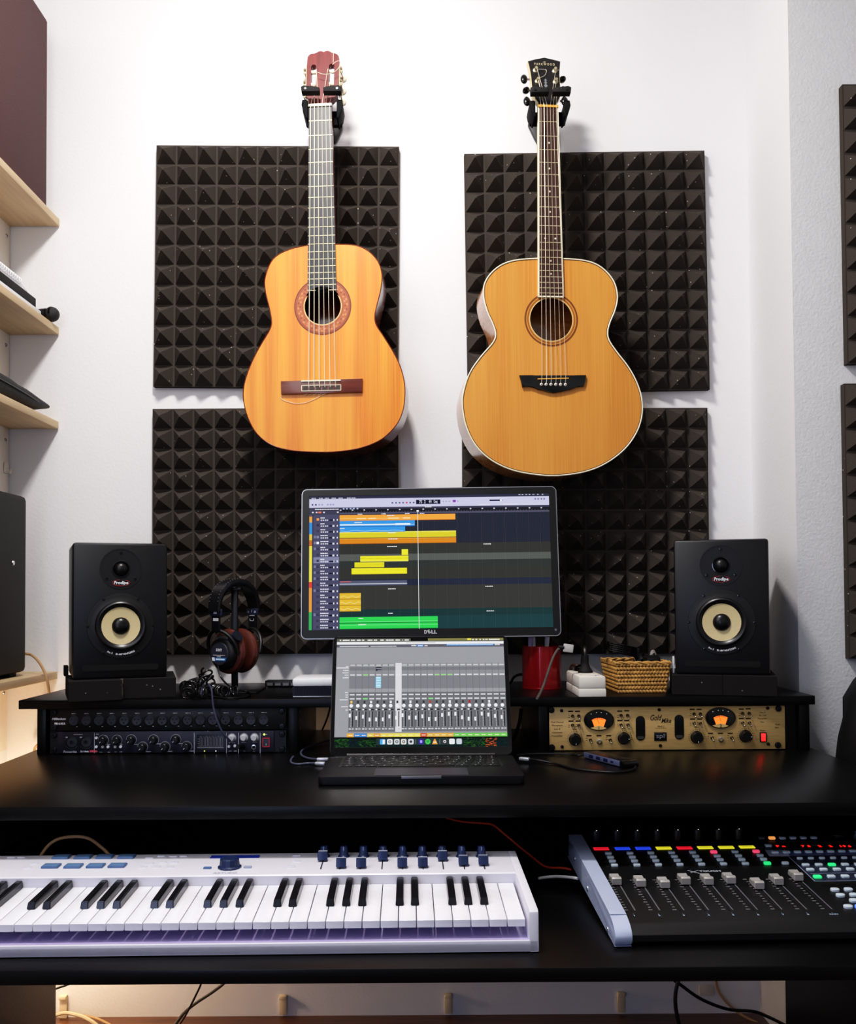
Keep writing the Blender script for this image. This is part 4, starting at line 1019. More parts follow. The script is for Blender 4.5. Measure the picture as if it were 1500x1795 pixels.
# headphones: local x runs from the near cup to the far cup
zc = P(411, 1141, hy).z
t = root('headphones', 'closed studio headphones with brown ear pads hanging on the black stand', 'headphones', TR((hx, hy, zc), 0, 0, 57))
LEA = mat('brown leather pad', (92, 46, 36), 0.42, noise=0.15, nscale=60, bump=0.3, bscale=120)
ztop = P(411, 1022, hy).z - zc + .0015
for sg in (-1, 1):
    nm = 'near' if sg < 0 else 'far'
    # pads: radius .049
    b = MB(); b.lathe([(.018, .004), (.040, .003), (.0475, .007), (.0500, .014), (.0475, .0215), (.040, .0255), (.030, .026)], (sg * .0055, 0, 0), (sg, 0, 0), 40)
    cup = b.build('ear_pad', LEA, t)
    b = MB(); b.lathe([(.0385, .0245), (.0385, .030), (.035, .036), (.029, .0405), (0, .0415)], (sg * .0055, 0, -.002), (sg, 0, 0), 36); b.build('ear_cup', BLK, t)
    b = MB(); b.lathe([(.0245, .0385), (.0255, .041), (.0245, .0432), (0, .0436)], (sg * .0055, 0, -.004), (sg, 0, 0), 36); o = b.build('cup_plate', mat('dark silver plate', (88, 88, 104), .3, .6), t)
    # yoke and slider
    b = MB(); b.tube([(sg * .034, -.043, -.004), (sg * .042, -.040, .02), (sg * .05, -.024, .040), (sg * .056, 0, .048), (sg * .05, .024, .040), (sg * .042, .040, .02), (sg * .034, .043, -.004)], .0042, 8); b.build('yoke', BLK, t)
    py_ = 1 if sg < 0 else -1
    b = MB(); b.cyl((sg * .034, -.026 * py_, .026), (sg * .034, -.042 * py_, .036), .0135, .0125, 20); b.build('pivot', mat('dark steel blue plastic', (28, 32, 46), .35), t)
    b = MB(); b.box((sg * .0575 - .002, -.012, .046), (sg * .0575 + .002, .012, .082), .001); b.build('slider', mat('black slider', (24, 24, 30), .3), t)
    b = MB(); b.box((sg * .0575 - .003, -.0165, .079), (sg * .0575 + .003, .0165, .094), .001); b.build('band_clip', mat('steel blue plastic', (44, 50, 72), .3), t)
    b = MB()
    b.box((sg * .0595, -.005, .0835), (sg * .0607, .005, .0895)); b.box((sg * .0597, -.009, .068), (sg * .0601, .007, .0745))
    b.build('slider_marking', mat('white print', (225, 226, 230), .5), t, smooth=0)
    if sg > 0:
        b = MB()
        for (y, z) in ((-.010, .086), (.010, .086)): b.lathe([(.0016, 0), (.0024, 0), (.0024, .0004), (.0016, .0004)], (.0543, y, z), (-1, 0, 0), 12)
        b.text('I', .008, (0, .0875), 0, M=Matrix(((0, 0, -1, .0540), (1, 0, 0, 0), (0, 1, 0, 0), (0, 0, 0, 1))), plane=XY)
        b.box((.0550, -.008, .0775), (.0553, .008, .0785)); b.tube([(.055, -.006, .071), (.055, -.005, .066), (.055, .005, .066), (.055, .006, .071)], .0005, 5, smooth=False)
        b.build('inner_marking', mat('white print', (225, 226, 230), .5), t, smooth=0)
# printing on the near plate
PLT = Matrix(((0, 0, -1, -.0492), (-1, 0, 0, 0), (0, 1, 0, -.004), (0, 0, 0, 1)))
b = MB(); b.col((230, 230, 236)); b.text('SONY', .008, (0, .008), .0001, XY, M=PLT, width=.0185, bold=.0003)
b.rect(-.018, -.0035, .018, -.0027, .0001, XY, M=PLT); b.rect(-.006, -.0072, .006, -.006, .0001, XY, M=PLT)
b.col((40, 120, 190)); b.face([(-.0222, -.0085), (.0222, -.0085), (.0195, -.0155), (-.0195, -.0155)], .0001, XY, M=PLT)
b.col((236, 238, 242)); b.face([(-.0222, -.0082), (-.013, -.0082), (-.0115, -.0158), (-.0195, -.0158)], .00015, XY, M=PLT); b.rect(-.009, -.0135, .017, -.0105, .0002, XY, M=PLT)
b.build('plate_print', PAINT, t, smooth=0)
# headband: padded strip bent over the stand
b = MB(); n = 28; vs = []; fs = []
zb_ = .088; hw_ = .0625
for k in range(n + 1):
    a = math.pi * k / n; x = -hw_ * math.cos(a); z = zb_ + (ztop - zb_) * math.sin(a) ** .85
    th = .004 + .0035 * math.sin(a); nx, nz = -math.cos(a), math.sin(a)
    w = .016 + .003 * math.sin(a)
    for (dy, dt) in ((-w, .3), (-w * .9, 1), (w * .9, 1), (w, .3), (w, -.3), (w * .9, -1), (-w * .9, -1), (-w, -.3)):
        vs.append((x + nx * th * dt, dy, z + nz * th * dt))
m_ = 8
for k in range(n):
    for q in range(m_): fs.append((k * m_ + q, k * m_ + (q + 1) % m_, (k + 1) * m_ + (q + 1) % m_, (k + 1) * m_ + q))
fs.append(tuple(range(m_))); fs.append(tuple(n * m_ + q for q in range(m_)))
b.add(vs, fs); b.build('headband', mat('black leather band', (26, 26, 30), .32, bump=.2, bscale=300), t)
b = MB()
for sgy in (-1, 1):
    for k in range(2, n - 1):
        a = math.pi * (k + .5) / n; th = .0042 + .0035 * math.sin(a)
        x = -hw_ * math.cos(a) - math.cos(a) * th; z = zb_ + (ztop - zb_) * math.sin(a) ** .85 + math.sin(a) * th
        b.cbox((x, sgy * .0125, z), (.0022, .0006, .0022))
b.build('stitching', mat('pale thread', (120, 116, 110), .7), t)
# cable
Ti = t.matrix_world.inverted()
b = MB(); b.T = Ti
b.tube([P(381.5, 1163, 2.130), P(384, 1178, 2.125), P(390, 1191, 2.115), P(401, 1202, 2.09), P(415, 1208, 2.04), P(432, 1212.5, 2.0), PZ(439, 1217, ZS + .003), PZ(425, 1222, ZS + .003), PZ(400, 1224, ZS + .003), PZ(372, 1221, ZS + .003), PZ(358, 1216, ZS + .003)], .0021, 8)
b.build('straight_cable', BCAB, t)
def coil(pts, R_, r_, turns):
    p = catmull(pts, 60); out = []; acc = 0; tot = sum((p[i + 1] - p[i]).length for i in range(len(p) - 1)); prev = None
    L_ = 0
    # resample finely
    q = []; N_ = turns * 12
    d = [0]
    for i in range(len(p) - 1): d.append(d[-1] + (p[i + 1] - p[i]).length)
    j = 0
    for k in range(N_ + 1):
        s_ = tot * k / N_
        while j < len(d) - 2 and d[j + 1] < s_: j += 1
        f = (s_ - d[j]) / max(1e-9, d[j + 1] - d[j]); c = p[j].lerp(p[j + 1], f); tg = (p[j + 1] - p[j]).normalized()
        u = tg.cross(Vector((0, 0, 1))) if prev is None else prev - tg * prev.dot(tg)
        u.normalize(); prev = u; w = tg.cross(u); a = 2 * math.pi * k / 12
        q.append(c + (u * math.cos(a) + w * math.sin(a)) * R_)
    return q
b = MB(); b.T = Ti; zc_ = ZS + .0150
c1 = [PZ(324, 1202, zc_), PZ(327, 1211, zc_), PZ(335, 1208, zc_ + .004), P(348, 1196, 2.06), P(358, 1186, 2.06), P(362, 1176, 2.07)]
c2 = [P(362, 1176, 2.07), P(366, 1190, 2.055), PZ(372, 1206, zc_), PZ(392, 1212, zc_), PZ(418, 1212, zc_)]
c3 = [PZ(327, 1216, zc_), PZ(340, 1213, zc_), PZ(362, 1214, zc_)]
c4 = [PZ(330, 1204, zc_ + .012), PZ(345, 1198, zc_ + .016), PZ(360, 1203, zc_ + .01)]
for c, n_ in ((c1, 14), (c2, 13), (c3, 6), (c4, 5)): b.tube(coil(c, .0105, .002, n_), .0021, 6, smooth=False)
b.build('coiled_cable', mat('glossy black jacket', (24, 24, 26), .22, coat=.4), t, smooth=60)
b = MB(); b.T = Ti
ypl = YSF + .008
b.tube([PZ(352, 1216, zc_ + .004), P(357, 1200, 2.02), P(364, 1199, 2.0), P(370, 1207, 1.972), P(372, 1222, 1.962), P(374, 1240, 1.958), P(380, 1262, 1.953), P(390, 1284, 1.953), P(398, 1293, 1.957), P(404, 1299, 1.962)], .0019, 8)
b.build('lead', mat('blue grey cable jacket', (66, 70, 92), .35), t)
# ------------------------------------------------------------------ rack gear
YR = YSF + .012
def rack_uv(M): 
    """picture pixel -> (u, v) on the front plane of rack gear"""
    Mi = M.inverted()
    def f(px, py):
        o, d = ray(px, py); o = Mi @ o; d = Mi.to_3x3() @ d; q = o - d * (o.y / d.y); return q.x, q.z
    return f
PANELB = mat('black rack panel', (17, 17, 19), 0.4, noise=0.1, nscale=400)
PANELI = mat('dark blue grey panel', (34, 36, 52), 0.42, noise=0.08, nscale=300)
WP = mat('white print', (225, 226, 230), .5)
def rack_screw(t, u, v, r=.0062):
    b = MB(); b.lathe([(r, 0), (r, .002), (r * .8, .004), (r * .35, .0042), (r * .3, .002), (0, .002)], (u, -.0, v), (0, -1, 0), 16); b.build('rack_screw', mat('dark rack screw', (40, 40, 46), .3, .6), t)
# patch panel
xc = -.518
M = TR((xc, YR, ZD + .0478)); t = root('patch_panel', 'black rack patch panel with a row of round sockets above the audio interface', 'patch panel', M)
b = MB(); b.box((-.2405, 0, 0), (.2405, .003, .0440), .0006); b.box((-.222, .003, .001), (.222, .12, .043)); b.build('panel', PANELB, t)
f = rack_uv(M)
for k in range(16):
    px = 128.5 + k * 22.22; u, v = f(px, 1263.5 - k * .12)
    b = MB(); b.lathe([(.0118, 0), (.0122, .0016), (.0100, .0022), (.0096, .0008)], (u, 0, v), (0, -1, 0), 24); ring_ = b.build('xlr_socket', BLK, t)
    b = MB(); b.lathe([(.0094, .0012), (0, .0012)], (u, 0, v), (0, -1, 0), 20); b.build('insert', mat('dark grey insert', (58, 58, 68), .5), ring_)
    b = MB()
    for a in (90 + 180, 30, 150): b.cyl((u + .0045 * math.cos(R(a)), -.0012, v + .0045 * math.sin(R(a))), (u + .0045 * math.cos(R(a)), -.0016, v + .0045 * math.sin(R(a))), .0016, n=8)
    b.build('contact', BLKG, ring_)
    b = MB(); b.text('INPUT %d' % (k + 1), .0025, (u + .001, v + .0145), .0003, bold=.0001)
    b.build('socket_lettering', WP, t, smooth=0)
    b = MB(); b.rect(u + .006, v - .0125, u + .009, v - .0118, .0003); b.build('socket_marking', WP, t, smooth=0)
b = MB(); b.text('Millenium', .0062, f(103, 1260.2), .0003, shear=.3, width=.0285, bold=.0003); b.text('PB16-XLR', .0052, f(105, 1268.6), .0003, width=.0225, bold=.0003); b.build('lettering', WP, t, smooth=0)
for u in (-.2325, .2325):
    for v in (.0065, .0375): rack_screw(t, u, v)
# audio interface
M = TR((xc, YR, ZD + .0018)); t = root('audio_interface', 'dark rack audio interface with knobs and red power switch below the patch panel', 'audio interface', M)
b = MB(); b.box((-.2405, 0, 0), (-.222, .003, .0440)); b.box((.214, 0, 0), (.2405, .003, .0440)); b.build('ears', PANELB, t)
b = MB(); b.box((-.2235, -.0035, .0005), (.2165, .2, .0438), .001); b.build('panel', PANELI, t)
f0 = rack_uv(M)
f = f0
FW = .0036
def knob(t, px, py, r, m, ln=.012, cap=None, name='knob', ptr=225):
    u, v = f(px, py)
    b = MB(); b.lathe([(r * 1.25, FW), (r * 1.25, FW + .0012), (r, FW + .0016), (r * .92, FW + ln), (r * .8, FW + ln + .0008), (0, FW + ln + .0008)], (u, 0, v), (0, -1, 0), 20); k = b.build(name, m, t)
    b = MB(); a = R(ptr); b.tube([(u + r * .3 * math.cos(a), -(FW + ln + .0012), v + r * .3 * math.sin(a)), (u + r * .8 * math.cos(a), -(FW + ln + .0012), v + r * .8 * math.sin(a))], .0005, 5, smooth=False); b.build('pointer', WP, k)
    b = MB(); n = 20; b.tube([(u + r * 1.4 * math.cos(R(-50 + 230 * q / n)), -FW, v + r * 1.4 * math.sin(R(-50 + 230 * q / n))) for q in range(n + 1)], .0005, 5, smooth=False); b.build('dial_ring', mat('grey print', (150, 150, 158), .5), t)
for px, py in ((127, 1301), (152, 1300.5)):
    u, v = f(px, py)
    b = MB(); b.lathe([(.0122, FW), (.0126, FW + .0018), (.0105, FW + .0022), (.0100, FW + .0006)], (u, 0, v), (0, -1, 0), 28); k = b.build('combo_socket', BLK, t)
    b = MB(); b.lathe([(.010, FW + .001), (.0052, FW + .0012), (.005, FW + .0022), (.0038, FW + .0022), (.0036, FW - .002), (0, FW - .002)], (u, 0, v), (0, -1, 0), 22); b.build('insert', mat('dark grey insert', (58, 58, 68), .5), k)
    b = MB(); b.tube([(u + .0132 * math.cos(R(a)), -FW, v + .0132 * math.sin(R(a))) for a in range(210, 331, 10)], .0005, 5, smooth=False); b.build('socket_arc', mat('grey print', (150, 150, 158), .5), t)
KB = mat('black knob', (13, 13, 14), .35)
for px, py in ((182, 1297), (206, 1297), (231, 1296.5), (251, 1309), (270, 1296.5), (290, 1308.5), (309, 1296), (328, 1308)): knob(t, px, py, .0074, KB)
KG = mat('pale grey knob', (186, 188, 194), .35)
for px, py in ((407, 1293), (428, 1292.5), (446.5, 1292.5)): knob(t, px, py, .0062, KG, .010)
u0, v0 = f(170.5, 1293.5)
bm_ = mat('lit white button', (220, 222, 232), .4)
for px, py in ((170, 1293), (170, 1308.7), (181, 1308.7), (190.5, 1308.7), (203, 1308.5), (212.5, 1308.5), (402, 1308), (412, 1307)):
    u, v = f(px, py); b = MB(); b.lathe([(.0030, FW), (.0028, FW + .0022), (0, FW + .0026)], (u, 0, v), (0, -1, 0), 12); b.build('button', bm_, t)
# divisions and lettering
b = MB(); b.col((196, 198, 210))
def vline(px, y0, y1): 
    u, v1 = f(px, y0); _, v2 = f(px, y1); b.rect(u - .0004, v2, u + .0004, v1, FW + .0002)
for px in (166.5, 341, 397.5, 418.5, 456.5): vline(px, 1284, 1320)
for px, py, w in ((118, 1292, 6), (143, 1292, 6)): 
    u, v = f(px, py); b.rect(u - .0022, v - .0013, u + .0022, v + .0013, FW + .0002)
for px, py, w in ((138, 1287, .018), (172, 1286.5, .006), (178, 1318, .006), (192, 1318, .005), (204, 1317.5, .005), (213, 1317.5, .005), (190, 1304, .010), (213, 1304, .006), (239, 1304, .008), (261, 1317, .010), (278, 1303.5, .011), (299, 1316.5, .010), (316, 1303, .011), (336, 1316, .010), (407, 1301.5, .012), (404, 1316, .006), (413, 1316, .006), (428, 1301, .010), (447, 1300.5, .010), (429, 1316, .004), (446, 1316, .004), (466, 1287, .006), (365, 1281, .001)):
    u, v = f(px, py); x = u - w / 2
    while x < u + w / 2: q = random.uniform(.0012, .0028); b.rect(x, v - .0006, min(x + q, u + w / 2), v + .0006, FW + .0002); x += q + .0006
b.text('Focusrite', .0064, f(124, 1317.3), FW + .0002, width=.0270, bold=.0002); b.text('Scarlett', .0052, f(149.2, 1316.8), FW + .0002, width=.0175, bold=.0003)
b.col((226, 90, 110)); b.text('18i20', .0058, f(166 - 1.5, 1316.6), FW + .0002, width=.0150, bold=.0003)
b.build('lettering', PAINT, t, smooth=0)
# level meters window
b = MB(); a = f(345, 1287); c = f(394, 1313.5); b.prism(rrect(abs(c[0] - a[0]), abs(a[1] - c[1]), .002, 4, (a[0] + c[0]) / 2, (a[1] + c[1]) / 2), FW - .001, FW + .0004, XZ); mw = b.build('meter_window', BLKG, t)
b = MB()
for k in range(8):
    u, v1 = f(352.5 + k * 5.2, 1290 + (k % 2)); _, v2 = f(352, 1308); b.tube([(u - .0017, -FW - .0005, v2), (u - .0017, -FW - .0005, v1 - .002), (u, -FW - .0005, v1), (u + .0017, -FW - .0005, v1 - .002), (u + .0017, -FW - .0005, v2), (u - .0017, -FW - .0005, v2)], .00032, 4, smooth=False)
for k in range(4): u, v = f(348.5, 1295 + k * 4); b.cbox((u, -FW - .0004, v), (.003, .0004, .0006))
u, v = f(345.5, 1310); u2, v2 = f(393.5, 1310); b.box((u + .001, -FW - .0008, v - .0006), (u2 - .001, -FW - .0004, v + .0004))
b.build('meter_scale', mat('grey print', (150, 150, 158), .5), mw, smooth=0)
def led(t, px, py, r, c, st=2.5, name='indicator_light'):
    u, v = f(px, py); b = MB(); b.lathe([(r, FW), (r, FW + .0008), (0, FW + .0014)], (u, 0, v), (0, -1, 0), 10); b.build(name, mat('light %s %s' % (str(c), st), c, .4, emit=c, estr=st), t)
led(t, 463.5, 1287, .002, (190, 226, 90)); led(t, 359, 1316, .001, (200, 210, 90)); led(t, 379, 1316, .0009, (220, 220, 220))
a = f(460.5, 1293); c = f(473, 1309)
b = MB(); b.plate([(a[0], c[1]), (c[0], c[1]), (c[0], a[1]), (a[0], a[1])], [[(a[0] + .0012, c[1] + .0012), (c[0] - .0012, c[1] + .0012), (c[0] - .0012, a[1] - .0012), (a[0] + .0012, a[1] - .0012)]], FW - .001, FW + .0016, XZ); sw = b.build('power_switch', mat('red switch rim', (176, 34, 44), .4, emit=(176, 34, 44), estr=.25), t)
b = MB(); b.box((a[0] + .0013, -FW - .001, c[1] + .0013), (c[0] - .0013, -FW, a[1] - .0013)); b.build('rocker', BLKG, sw)
b = MB(); b.cbox(((a[0] + c[0]) / 2, -FW - .0012, (a[1] + c[1]) / 2 - .004), (.0007, .0004, .004)); b.build('mark', WP, sw)
for px, py, m in ((445.5, 1309, CHR), (428.5, 1309.5, BLK)):
    u, v = f(px, py); b = MB(); b.lathe([(.0050, FW), (.0050, FW + .002), (.0032, FW + .0022), (.0030, FW - .001), (0, FW - .001)], (u, 0, v), (0, -1, 0), 18); b.build('jack_socket', m, t)
u, v = f(424, 1309); b = MB(); b.cyl((u + .003, -FW, v), (u - .004, -FW - .020, v + .004), .0050, .0045, 14); b.build('jack_plug', BLK, t)
for u in (-.2325, .2325):
    for v in (.0065, .0370): rack_screw(t, u, v)
# gold preamp, two rack units
M = TR((.5, YR, ZD + .0018)); t = root('microphone_preamp', 'gold-faced rack preamp with two orange glowing meters under the raised shelf', 'preamp', M)
GOLDP = mat('brushed gold panel', (206, 174, 116), 0.45, 0.2, noise=0.10, nscale=30, stretch=(1, 1, 12))
b = MB(); b.box((-.2405, 0, 0), (.2405, .004, .0880), .0006); b.build('front_panel', GOLDP, t)
b = MB(); b.box((-.22, .004, .001), (.22, .22, .087)); b.build('chassis', BLK, t)
f = rack_uv(M); FW = .0
DK = mat('dark brown print', (44, 28, 14), .5)
def vu(px, py, num):
    u, v = f(px, py); rx, rz = 26.2 / 853, 18.3 / 853
    b = MB(); b.prism(circ(rx, 48, u, v, rz), 0, .003, XZ, .0008); m0 = b.build('meter', BLKG, t)
    b = MB(); 
    o = [circ(rx * 1.0, 48, u, v, rz * 1.0), circ(rx * .955, 48, u, v, rz * .94)]
    b.plate(o[0], [o[1]], .0, .0036, XZ); b.build('meter_rim', mat('dark bronze', (70, 58, 40), .3, .7), m0)
    b = MB(); n = 12; r0, r1 = .0105, .0250; cz = v - .0185
    pts = [(u + rx * .30 * q, v + rz * (-.66 + .10 * (1 - q * q))) for q in (-1, -.6, -.2, .2, .6, 1)] + [(u + rx * .47 * q, v + rz * (.02 + .20 * (1 - q * q))) for q in (1, .7, .4, 0, -.4, -.7, -1)]
    b.face(pts, .0032); b.build('glowing_scale', mat('orange glow', (250, 130, 50), .5, emit=(255, 120, 48), estr=.95), m0, smooth=0)
    b = MB(); b.tube([(u + .0215 * math.cos(R(a)), -.0034, cz + .0215 * math.sin(R(a))) for a in range(62, 119, 8)], .0003, 4, smooth=False); b.tube([(u + .0005, -.0034, cz + .011), (u - .004, -.0034, cz + .0235)], .0003, 4, smooth=False)
    for a in range(66, 118, 10): b.tube([(u + .0215 * math.cos(R(a)), -.0034, cz + .0215 * math.sin(R(a))), (u + .0228 * math.cos(R(a)), -.0034, cz + .0228 * math.sin(R(a)))], .00025, 4, smooth=False)
    b.build('scale_print', mat('red brown print', (150, 50, 20), .5), m0, smooth=0)
    b = MB(); b.face([(u + rx * .93 * math.cos(R(a)), v + rz * .92 * math.sin(R(a))) for a in range(232, 309, 6)] + [(u + .007, v - rz * .60), (u, v - rz * .52), (u - .007, v - rz * .60)], .0033)
    b.build('number_plate', mat('pale gold plate', (216, 186, 124), .4), m0, smooth=0)
    b = MB(); b.text(num, .0085, (u, v - rz * .77), .0035, bold=.0002); b.build('number', BLK, m0, smooth=0)
    for a in (55, 80, 100, 125):
        b = MB(); b.ball((u + rx * .78 * math.cos(R(a)) * 1.15, -.0034, v + rz * .72 * math.sin(R(a)) ), .0009, 8); b.build('meter_light', mat('meter bead', (236, 226, 190), .3, emit=(236, 226, 190), estr=.4), m0)
def toggle(px, py, down=True):
    u, v = f(px, py)
    b = MB(); b.lathe([(.0032, 0), (.0032, .002), (.0022, .003), (0, .003)], (u, 0, v), (0, -1, 0), 12); k = b.build('toggle_switch', mat('dark bronze', (70, 58, 40), .3, .7), t)
    s_ = -1 if down else 1
    b = MB(); b.cyl((u, -.002, v), (u + .0006, -.011, v + s_ * .005), .0010, .0016, 10); b.ball((u + .0006, -.011, v + s_ * .005), .0017, 10); b.build('lever', CHR, k)
def label_bar(b, px, py, w=.0105):
    u, v = f(px, py); b.prism(rrect(w, .0026, .001, 3, u, v), 0, .0003, XZ)
def bigknob(px, py, ptr):
    u, v = f(px, py)
    b = MB(); b.lathe([(.0128, 0), (.0128, .002), (.0112, .003), (.0104, .013), (.0095, .0145), (0, .0145)], (u, 0, v), (0, -1, 0), 28); k = b.build('knob', KB, t)
    b = MB(); a = R(ptr); b.tube([(u + .0065 * math.cos(a), -.0148, v + .0065 * math.sin(a)), (u + .0094 * math.cos(a), -.0148, v + .0094 * math.sin(a))], .0006, 5, smooth=False); b.build('pointer', WP, k)
    b = MB()
    for q in range(20):
        a = R(-60 + 300 * q / 19); b.cbox((u + .0155 * math.cos(a), -.0002, v + .0155 * math.sin(a)), (.0012, .0004, .0012))
    b.text('Gain', .0042, (u - .0005, v + .0203), .0003, shear=.3); b.build('dial_print', DK, t, smooth=0)
for dx, dy, num, px0 in ((0, 0, '1', 1049), (213, -4, '2', 1262)):
    lb = MB(); vu(px0, 1262 + dy, num)
    for x, y in ((1003, 1255), (1014, 1255), (1003, 1271), (1014, 1271.5), (1088, 1254), (1099.5, 1254), (1088, 1270.5), (1100, 1270.5)): toggle(x + dx, y + dy * .9)
    for x, y in ((1000, 1247), (1012, 1247), (1000.5, 1264), (1013, 1264), (1086, 1246.5), (1098, 1246), (1086, 1263), (1098, 1263)): label_bar(lb, x + dx, y + dy * .9)
    toggle(1034.5 + dx, 1297 + dy); toggle(1069 + dx, 1297 + dy)
    u, v = f(1050 + dx, 1300 + dy); b = MB(); b.lathe([(.0054, 0), (.0054, .003), (.0034, .0034), (.0031, -.001), (0, -.001)], (u, 0, v), (0, -1, 0), 20); b.build('jack_socket', CHR, t)
    for x in (1032, 1049.5, 1066.5): label_bar(lb, x + dx, 1289.5 + dy, .0105)
    bigknob(1007.5 + dx, 1296 + dy, -90); bigknob(1093 + dx, 1294 + dy, 0)
    for x, y in ((997, 1256), (997, 1273), (1010, 1272), (1083, 1256), (1083, 1271), (1095, 1271), (1028, 1296), (1063, 1295)):
        for q in (-2, 1.5): u, v = f(x + dx, y + q + dy * .9); lb.rect(u - .0016, v - .0004, u + .0014, v + .0004, .0003)
    lb.build('switch_lettering', DK, t, smooth=0)
for px in (1122, 1190):
    u, v = f(px, 1276.5 if px < 1150 else 1274.5)
    b = MB(); b.prism(rrect(.0185, .0500, .0090, 6, u, v), -.001, .0012, XZ); b.build('tube_window', BLKG, t)
    b = MB(); b.prism(rrect(.014, .006, .0028, 5, u, v - .019), .0012, .0016, XZ); b.build('window_glint', mat('painted grey glint', (74, 72, 68), .2), t)  # reflected glint on the tube window, drawn as a grey shape
lb = MB(); lb.text('Gold', .0165, f(1148, 1258.5), .0003, shear=.35, width=.0235, bold=.0002); lb.text('Mike', .0135, f(1167, 1263.5), .0003, shear=.35, width=.0205, bold=.0002)
lb.text('Mark 2', .0048, f(1157.5, 1273.5), .0003, shear=.3); u, v = f(1158, 1276.5); lb.rect(u - .012, v - .0002, u + .012, v + .0002, .0003)
lb.build('title_lettering', DK, t, smooth=0); lb = MB()
for s_, px, py in (('Dual Channel', 976, 1265.7), ('Microphone', 976, 1271.7), ('Line &', 976, 1278), ('Instrument', 976, 1284), ('Preamplifier', 976, 1290)): lb.text(s_, .0047, f(px, py), .0003, shear=.3)
lb.build('description_lettering', DK, t, smooth=0); lb = MB()
for s_, px, py in (('Class A', 1335.5, 1249), ('Mic / Line', 1336, 1254), ('Preamplifier', 1335.5, 1259.5), ('Tube', 1335, 1265.5), ('Model', 1362, 1270), ('9844', 1360.5, 1275.5), ('Power', 1336, 1280.5)): lb.text(s_, .0040, f(px, py), .0003, shear=.3)
lb.build('lettering', DK, t, smooth=0)
a = f(1146, 1283.5); c = f(1168, 1298.5); b = MB(); b.box((a[0], -.0016, c[1]), (c[0], 0, a[1]), .0006); k = b.build('badge', BLKG, t)
b = MB(); b.text('spl', .012, ((a[0] + c[0]) / 2, (a[1] + c[1]) / 2 + .001), .0018, width=.0165); b.build('badge_lettering', mat('grey print', (150, 150, 158), .5), k, smooth=0)
a = f(1331, 1283.5); c = f(1342.5, 1300.5); b = MB(); b.box((a[0], -.003, c[1]), (c[0], 0, a[1]), .0006); k = b.build('power_switch', BLK, t)
b = MB(); b.box((a[0] + .0022, -.0042, c[1] + .0022), (c[0] - .0022, -.003, a[1] - .0022), .0005); b.build('lit_rocker', mat('red glowing switch', (255, 30, 30), .3, emit=(255, 36, 34), estr=2.6), k)
for px, py in ((966, 1244.5), (967, 1310), (1364, 1242), (1363, 1306)): u, v = f(px, py); rack_screw(t, u, v, .0064)
for px, py in ((984, 1245.5), (985, 1309), (1155, 1244), (1157, 1307), (1345, 1241), (1346, 1304)):
    u, v = f(px, py); b = MB(); b.lathe([(.0033, 0), (.0033, .0015), (.001, .0018), (0, .0010)], (u, 0, v), (0, -1, 0), 14); b.build('panel_screw', KB, t)

# ------------------------------------------------------------------ things on the raised shelf
# white and dark dock
p0 = PZ(512, 1222.5, ZS); 
t = root('docking_station', 'white-topped box with dark ribbed front beside the laptop screen', 'dock', TR((p0.x, p0.y, ZS + .0002), 0, 0, 1))
W_, D_ = .135, .11
b = MB(); b.box((.001, .0, .0), (W_, D_, .0022), .001); b.build('base', SIL, t)
b = MB(); b.box((.002, .002, .0022), (W_ - .002, D_ - .002, .0215)); b.build('core', mat('dark steel', (40, 42, 52), .35, .4), t)
b = MB()
for k in range(46): x = .004 + k * .00282; b.box((x, .0002, .0024), (x + .0014, .0025, .0215))
for k in range(36): z = .004 + k * .0028; b.box((.0002, z, .0024), (.0025, z + .0014, .0215))
b.build('ribs', mat('dark rib', (30, 30, 36), .35, .4), t)
b = MB(); b.box((0, 0, .0215), (W_, D_, .0385), .005); b.build('lid', WHT, t)
# black usb hub behind
p0 = PZ(463, 1206, ZS)
t = root('usb_hub', 'small black hub with sockets behind the white-topped box', 'hub', TR((p0.x, p0.y + .01, ZS + .0003), 0, 0, -4))
b = MB(); b.box((0, 0, .002), (.085, .03, .0155), .001); b.build('body', BLK, t)
for k in range(4):
    b = MB(); b.box((.005 + k * .0185, -.0006, .005), (.018 + k * .0185, .001, .0105)); b.plate([(.0045 + k * .0185, .0045), (.0185 + k * .0185, .0045), (.0185 + k * .0185, .011), (.0045 + k * .0185, .011)], [[(.0053 + k * .0185, .0053), (.0177 + k * .0185, .0053), (.0177 + k * .0185, .0102), (.0053 + k * .0185, .0102)]], 0, .0009, XZ); b.build('socket', mat('grey socket', (120, 118, 116), .4, .5), t)
b = MB(); b.box((.005, .005, 0), (.08, .025, .002)); b.build('foot', RUB, t)
